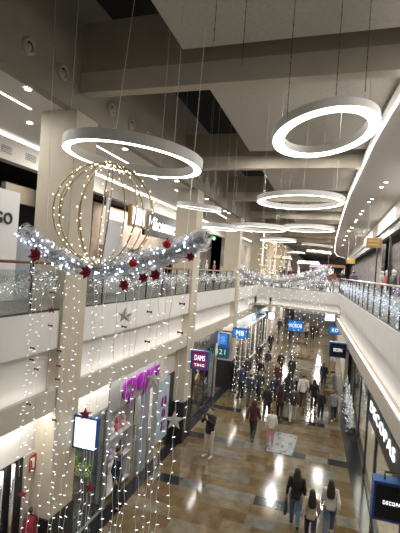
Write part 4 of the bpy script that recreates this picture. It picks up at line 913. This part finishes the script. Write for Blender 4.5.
PPL = [ # foot pixel, head pixel, pose, turn, jacket, trousers, hair, hair colour, shoes, label
 ((208, 457), (212, 407), 'phone', PI*.9, K, (.48, .40, .30), 'short', HB, WH, 'person in black top and beige trousers raising a phone by the left shops'),
 ((294, 526), (294, 467), 'carry', .05, K, JE, 'long', HB, K, 'person with long dark hair in black jacket and jeans carrying a green bag'),
 ((309, 545), (309, 488), 'walkA', .1, (.40, .33, .24), DJ, 'long', HB, K, 'person with long dark hair in a beige jacket between two companions'),
 ((328, 536), (327, 478), 'walkB', -.02, (.52, .50, .47), (.08, .12, .2), 'long', HB, WH, 'person with long dark hair in a pale grey jacket and jeans at right'),
 ((252, 440), (254, 400), 'walkA', -.1, MAR, (.03, .032, .04), 'hood', HB, K, 'person in dark maroon hooded jacket and dark trousers beside the floor mat'),
 ((270, 445), (271, 409), 'stand', .2, WH, (.60, .26, .30), 'bun', BRN, (.5, .4, .4), 'small person in white jacket and pink trousers on the floor mat'),
 ((266, 419), (267, 385), 'walkB', 0, K, (.02, .02, .022), 'short', HB, K, 'person in black jacket among the crowd just beyond the pink-trousered one'),
 ((279, 420), (280, 384), 'walkA', .1, (.05, .015, .02), K, 'long', HB, K, 'person in dark wine jacket among the crowd beyond the floor mat'),
 ((292, 421), (292, 387), 'walkB', 0, (.03, .03, .035), (.42, .40, .37), 'short', HB, WH, 'person in black jacket and light trousers left of the white-jacketed walker'),
 ((249, 407), (249, 373), 'stand', -.4, NV, (.12, .11, .10), 'short', HB, K, 'person in navy jacket and grey trousers near the dark passage'),
 ((302, 408), (302, 374), 'walkA', 0, WH, (.07, .04, .03), 'short', HB, K, 'person in white jacket and dark brown trousers'),
 ((313, 410), (313, 379), 'walkB', 0, K, K, 'long', HB, K, 'person in long black clothes right of the white-jacketed walker'),
 ((320, 419), (320, 390), 'walkA', 0, K, (.02, .02, .025), 'short', BRN, K, 'person in black jacket walking close to the grey-jacketed one'),
 ((333, 421), (334, 390), 'walkB', .05, GR, DJ, 'short', BRN, WH, 'person in grey jacket and dark jeans near the right shopfront'),
 ((323, 387), (324, 363), 'walkA', 0, NV, (.04, .045, .06), 'short', HB, K, 'person in navy jacket walking alone down the right side'),
 ((240, 398), (240, 364), 'stand', .8, (.03, .04, .09), K, 'short', HB, K, 'person in dark blue standing by the dark passage entrance'),
 ((232, 392), (232, 362), 'stand', -.6, K, K, 'hood', HB, K, 'person in black hooded coat at the mouth of the dark passage'),
 ((273, 404), (274, 376), 'walkB', PI, NV, K, 'long', HB, K, 'person in navy in the middle of the crowd'),
 ((259, 385), (259, 359), 'walkA', PI, K, DJ, 'short', HB, K, 'person in black by the bright window display'),
 ((291, 381), (292, 357), 'walkB', 0, (.02, .02, .03), (.03, .03, .03), 'short', HB, K, 'person in black jacket alone beyond the crowd centre'),
 ((280, 374), (281, 352), 'walkA', PI, (.03, .02, .02), K, 'long', HB, K, 'person in dark brown beyond the crowd centre'),
 ((267, 372), (267, 350), 'stand', .4, (.04, .05, .08), GR, 'short', HB, K, 'person in dark slate jacket by the far bright window'),
 ((258, 364), (258, 344), 'walkB', PI, K, K, 'hood', HB, K, 'person in black hood walking along the far bright window'),
 ((290, 345), (290, 327), 'walkA', 0, K, DJ, 'short', HB, K, 'person in black under the wide blue banner sign'),
 ((298, 338), (298, 322), 'walkB', 0, WH, DJ, 'short', HB, K, 'person in white right of the wide blue banner sign'),
 ((306, 340), (306, 322), 'walkA', PI, BE, K, 'long', BRN, K, 'person in beige in the far crowd'),
 ((312, 341), (312, 321), 'walkB', 0, K, K, 'short', HB, K, 'tall person in black in the far crowd'),
 ((317, 336), (317, 318), 'walkA', 0, (.1, .06, .05), K, 'short', HB, K, 'person in brown at the right of the far crowd'),
 ((303, 328), (303, 313), 'walkB', PI, K, DJ, 'short', HB, K, 'person in black farthest along the lower floor'),
 ((279, 335), (280, 318), 'walkA', 0, K, BRN, 'short', HB, K, 'person in black left of the wide blue banner sign'),
 ((286, 330), (286, 314), 'walkB', PI, (.04, .04, .05), DJ, 'hood', HB, K, 'person in charcoal hood behind the wide blue banner sign'),
 ((270, 352), (270, 333), 'walkA', PI, K, K, 'short', HB, K, 'person in black beside the far left shop doors'),
 ((333, 372), (334, 350), 'stand', .6, WH, BE, 'short', BRN, K, 'person in white near the right black-faced box sign'),
 ((258, 401), (258, 370), 'walkA', PI, (.03, .035, .05), K, 'short', HB, K, 'person in dark grey-blue behind the navy-jacketed one near the passage'),
 ((287, 404), (287, 373), 'walkB', .1, (.03, .03, .035), DJ, 'hood', HB, K, 'person in dark hooded jacket left of the white-jacketed walker'),
 ((297, 394), (297, 366), 'walkA', PI, (.30, .28, .27), K, 'long', BRN, K, 'person in pale grey top facing the camera beyond the white-jacketed walker'),
 ((246, 384), (246, 356), 'stand', .5, (.05, .05, .06), GR, 'short', HB, K, 'person in charcoal at the first bright window display'),
 ((277, 391), (277, 363), 'walkB', PI, (.10, .02, .03), DJ, 'short', HB, K, 'person in dark red top in the middle of the crowd'),
 ((108, 490), (109, 446), 'stand', -1.4, NV, DJ, 'short', HB, K, 'person in navy coat standing at the purple shop entrance'),
]
for (f_, hd, pose, rz, c1, c2, hr, hc, sh, lab) in PPL:
    p = onz(*f_, 0)
    if lab.startswith('person in navy coat'): p = Vector((-5.35, 10.35, 0))
    d = math.hypot(p.x, p.y); q = atd(hd[0], hd[1], d); h = max(1.2, min(1.86, q.z))
    person(p.x, p.y, h, pose, rz, c1, c2, hr, hc, sh, lab)
# things in hands
p = onz(294, 526, 0); hs = 1.0
bx, by = p.x-.27, p.y+.05
r_ = empty('carrier_bag', (bx, by, .30))
k = MB(); k.loft([ering((bx, by, z), rx, ry, 8) for z, rx, ry in ((.28, .05, .15), (.34, .06, .17), (.62, .05, .18), (.70, .03, .18))]); k.build('body', mat('bag_green', (.035, .06, .045), .5), r_)
for s_ in (-1, 1): MB().tube([(bx+s_*.02, by-.08, .69), (bx+s_*.01, by-.02, .82), (bx+s_*.01, by+.03, .82), (bx+s_*.02, by+.1, .69)], .008, 5).build('handle', mat('bag_green', (0, 0, 0)), r_)
tag(r_, 'dark green carrier bag held by the black-jacketed person', 'bag')
po = [o for o in COL.objects if o.name.startswith('person')][0]
ph = MB().box(-.04, .04, -.006, .006, -.075, .075).build('phone', DARK); ph.location = Vector(po.location) + Matrix.Rotation(po.rotation_euler.z, 3, 'Z') @ Vector((0, .39, 1.52))*po.scale[0]; ph.rotation_euler = (0, 0, po.rotation_euler.z); tag(ph, 'dark phone held up by the beige-trousered person', 'phone')
# people on the far upper level
for i, (x, y, c1, lab) in enumerate(((-3.6, 32.5, K, 'person in black on the upper level left of the far sphere'), (-3.0, 33.5, MAR, 'person in maroon on the upper level by the far sphere'), (-1.6, 32.0, BRN, 'person in brown on the upper level behind the far balustrade'), (-.6, 33.2, NV, 'person in navy on the upper level near the far balustrade corner'), (.2, 31.0, (.2, .1, .06), 'person in rust brown at the end of the right gallery'), (.9, 32.5, K, 'person in black at the end of the right gallery'), (1.6, 30.2, (.15, .1, .2), 'person in purple at the far right gallery'))):
    person(x, y, 1.7, ['walkA', 'stand', 'walkB'][i % 3], PI*(i % 2), c1, DJ, 'short', HB, K, lab, ZU)

# floor mat with camouflage print
M_ = bpy.data.materials.new('camo_print'); M_.use_nodes = True; nt = M_.node_tree; bs = nt.nodes['Principled BSDF']
vo = nt.nodes.new('ShaderNodeTexVoronoi'); vo.inputs['Scale'].default_value = 7.0; tc = nt.nodes.new('ShaderNodeTexCoord'); mp = nt.nodes.new('ShaderNodeMapping'); mp.inputs['Scale'].default_value = (1.6, .7, 1); rp = nt.nodes.new('ShaderNodeValToRGB'); rp.color_ramp.interpolation = 'CONSTANT'
nt.links.new(tc.outputs['Object'], mp.inputs[0]); nt.links.new(mp.outputs[0], vo.inputs['Vector']); sp = nt.nodes.new('ShaderNodeSeparateXYZ'); nt.links.new(vo.outputs['Color'], sp.inputs[0]); nt.links.new(sp.outputs[0], rp.inputs[0]); nt.links.new(rp.outputs[0], bs.inputs['Base Color'])
rp.color_ramp.elements[0].color = (.27, .26, .24, 1); rp.color_ramp.elements[1].position = .3; rp.color_ramp.elements[1].color = (.16, .22, .27, 1)
for q, cc in ((.5, (.10, .085, .06, 1)), (.65, (.19, .21, .24, 1)), (.85, (.22, .25, .24, 1))): e = rp.color_ramp.elements.new(q); e.color = cc
cs = [onz(*q, 0) for q in ((266, 451), (292, 456), (298, 436), (272, 431))]
tag(MB().ext([(q.x, q.y, .002) for q in cs], [(q.x, q.y, .012) for q in cs]).build('floor_mat', M_), 'patchy blue-grey and white floor mat under the pink-trousered person', 'mat')

# ================================================================ LIGHT
W = bpy.data.worlds.new('world'); SC.world = W; W.use_nodes = True; bg = W.node_tree.nodes['Background']; bg.inputs[0].default_value = (1, .96, .91, 1); bg.inputs[1].default_value = .16
def area(loc, sx, sy, power, col=(1, .965, .91), rot=(0, 0, 0), name='ceiling_lamp'):
    l = bpy.data.lights.new(name, 'AREA'); l.shape = 'RECTANGLE'; l.size = sx; l.size_y = sy; l.energy = power; l.color = col
    o = bpy.data.objects.new(name, l); COL.objects.link(o); o.location = loc; o.rotation_euler = rot; return o
for y in (9.2, 12.4, 15.3, 18.6, 21.8, 25.0):
    for x in (-2.2, -.2): area((x, y, 10.78), .22, .22, 38)
for y in (32, 37, 43, 50, 58, 66):
    for x in (-3.2, .2): area((x, y, 10.35), .3, .3, 260)
for y in (32, 38, 45, 53):
    for x in (-4, -.6): area((x, y, 3.85), .4, .4, 150)
for y in (5, 18.5): area((-6.9, y, 3.45), 1.4, 3, 120)
area((-6.3, 11.7, 3.45), .9, 3, 150, (1, .96, .93))
for y in (30, 38): area((-6.1, y, 3.45), .7, 6, 110, (1, .95, .92))
for y in (8, 13, 20): area((2.1, y, 3.45), .6, 5, 95, (1, .92, .8))
for y in (5, 11, 19, 27): area((-6.9, y, 9.98), .8, 4, 95)
area((-8.9, 18.5, 9.4), .8, 6, 130)
for y in (7, 14, 22, 32): area((1.9, y, 10.2), .5, 6, 130)
for y in (12, 20, 28): area((3.3, y, 9.4), .8, 6, 60)

for y in (4.5, 10.5, 18.5): area((-5.36, y, 3.84), .12, 5 if y != 10.5 else 6, 42, name='soffit_lamp')
area((-5.36, 27, 3.84), .12, 9, 50, name='soffit_lamp')
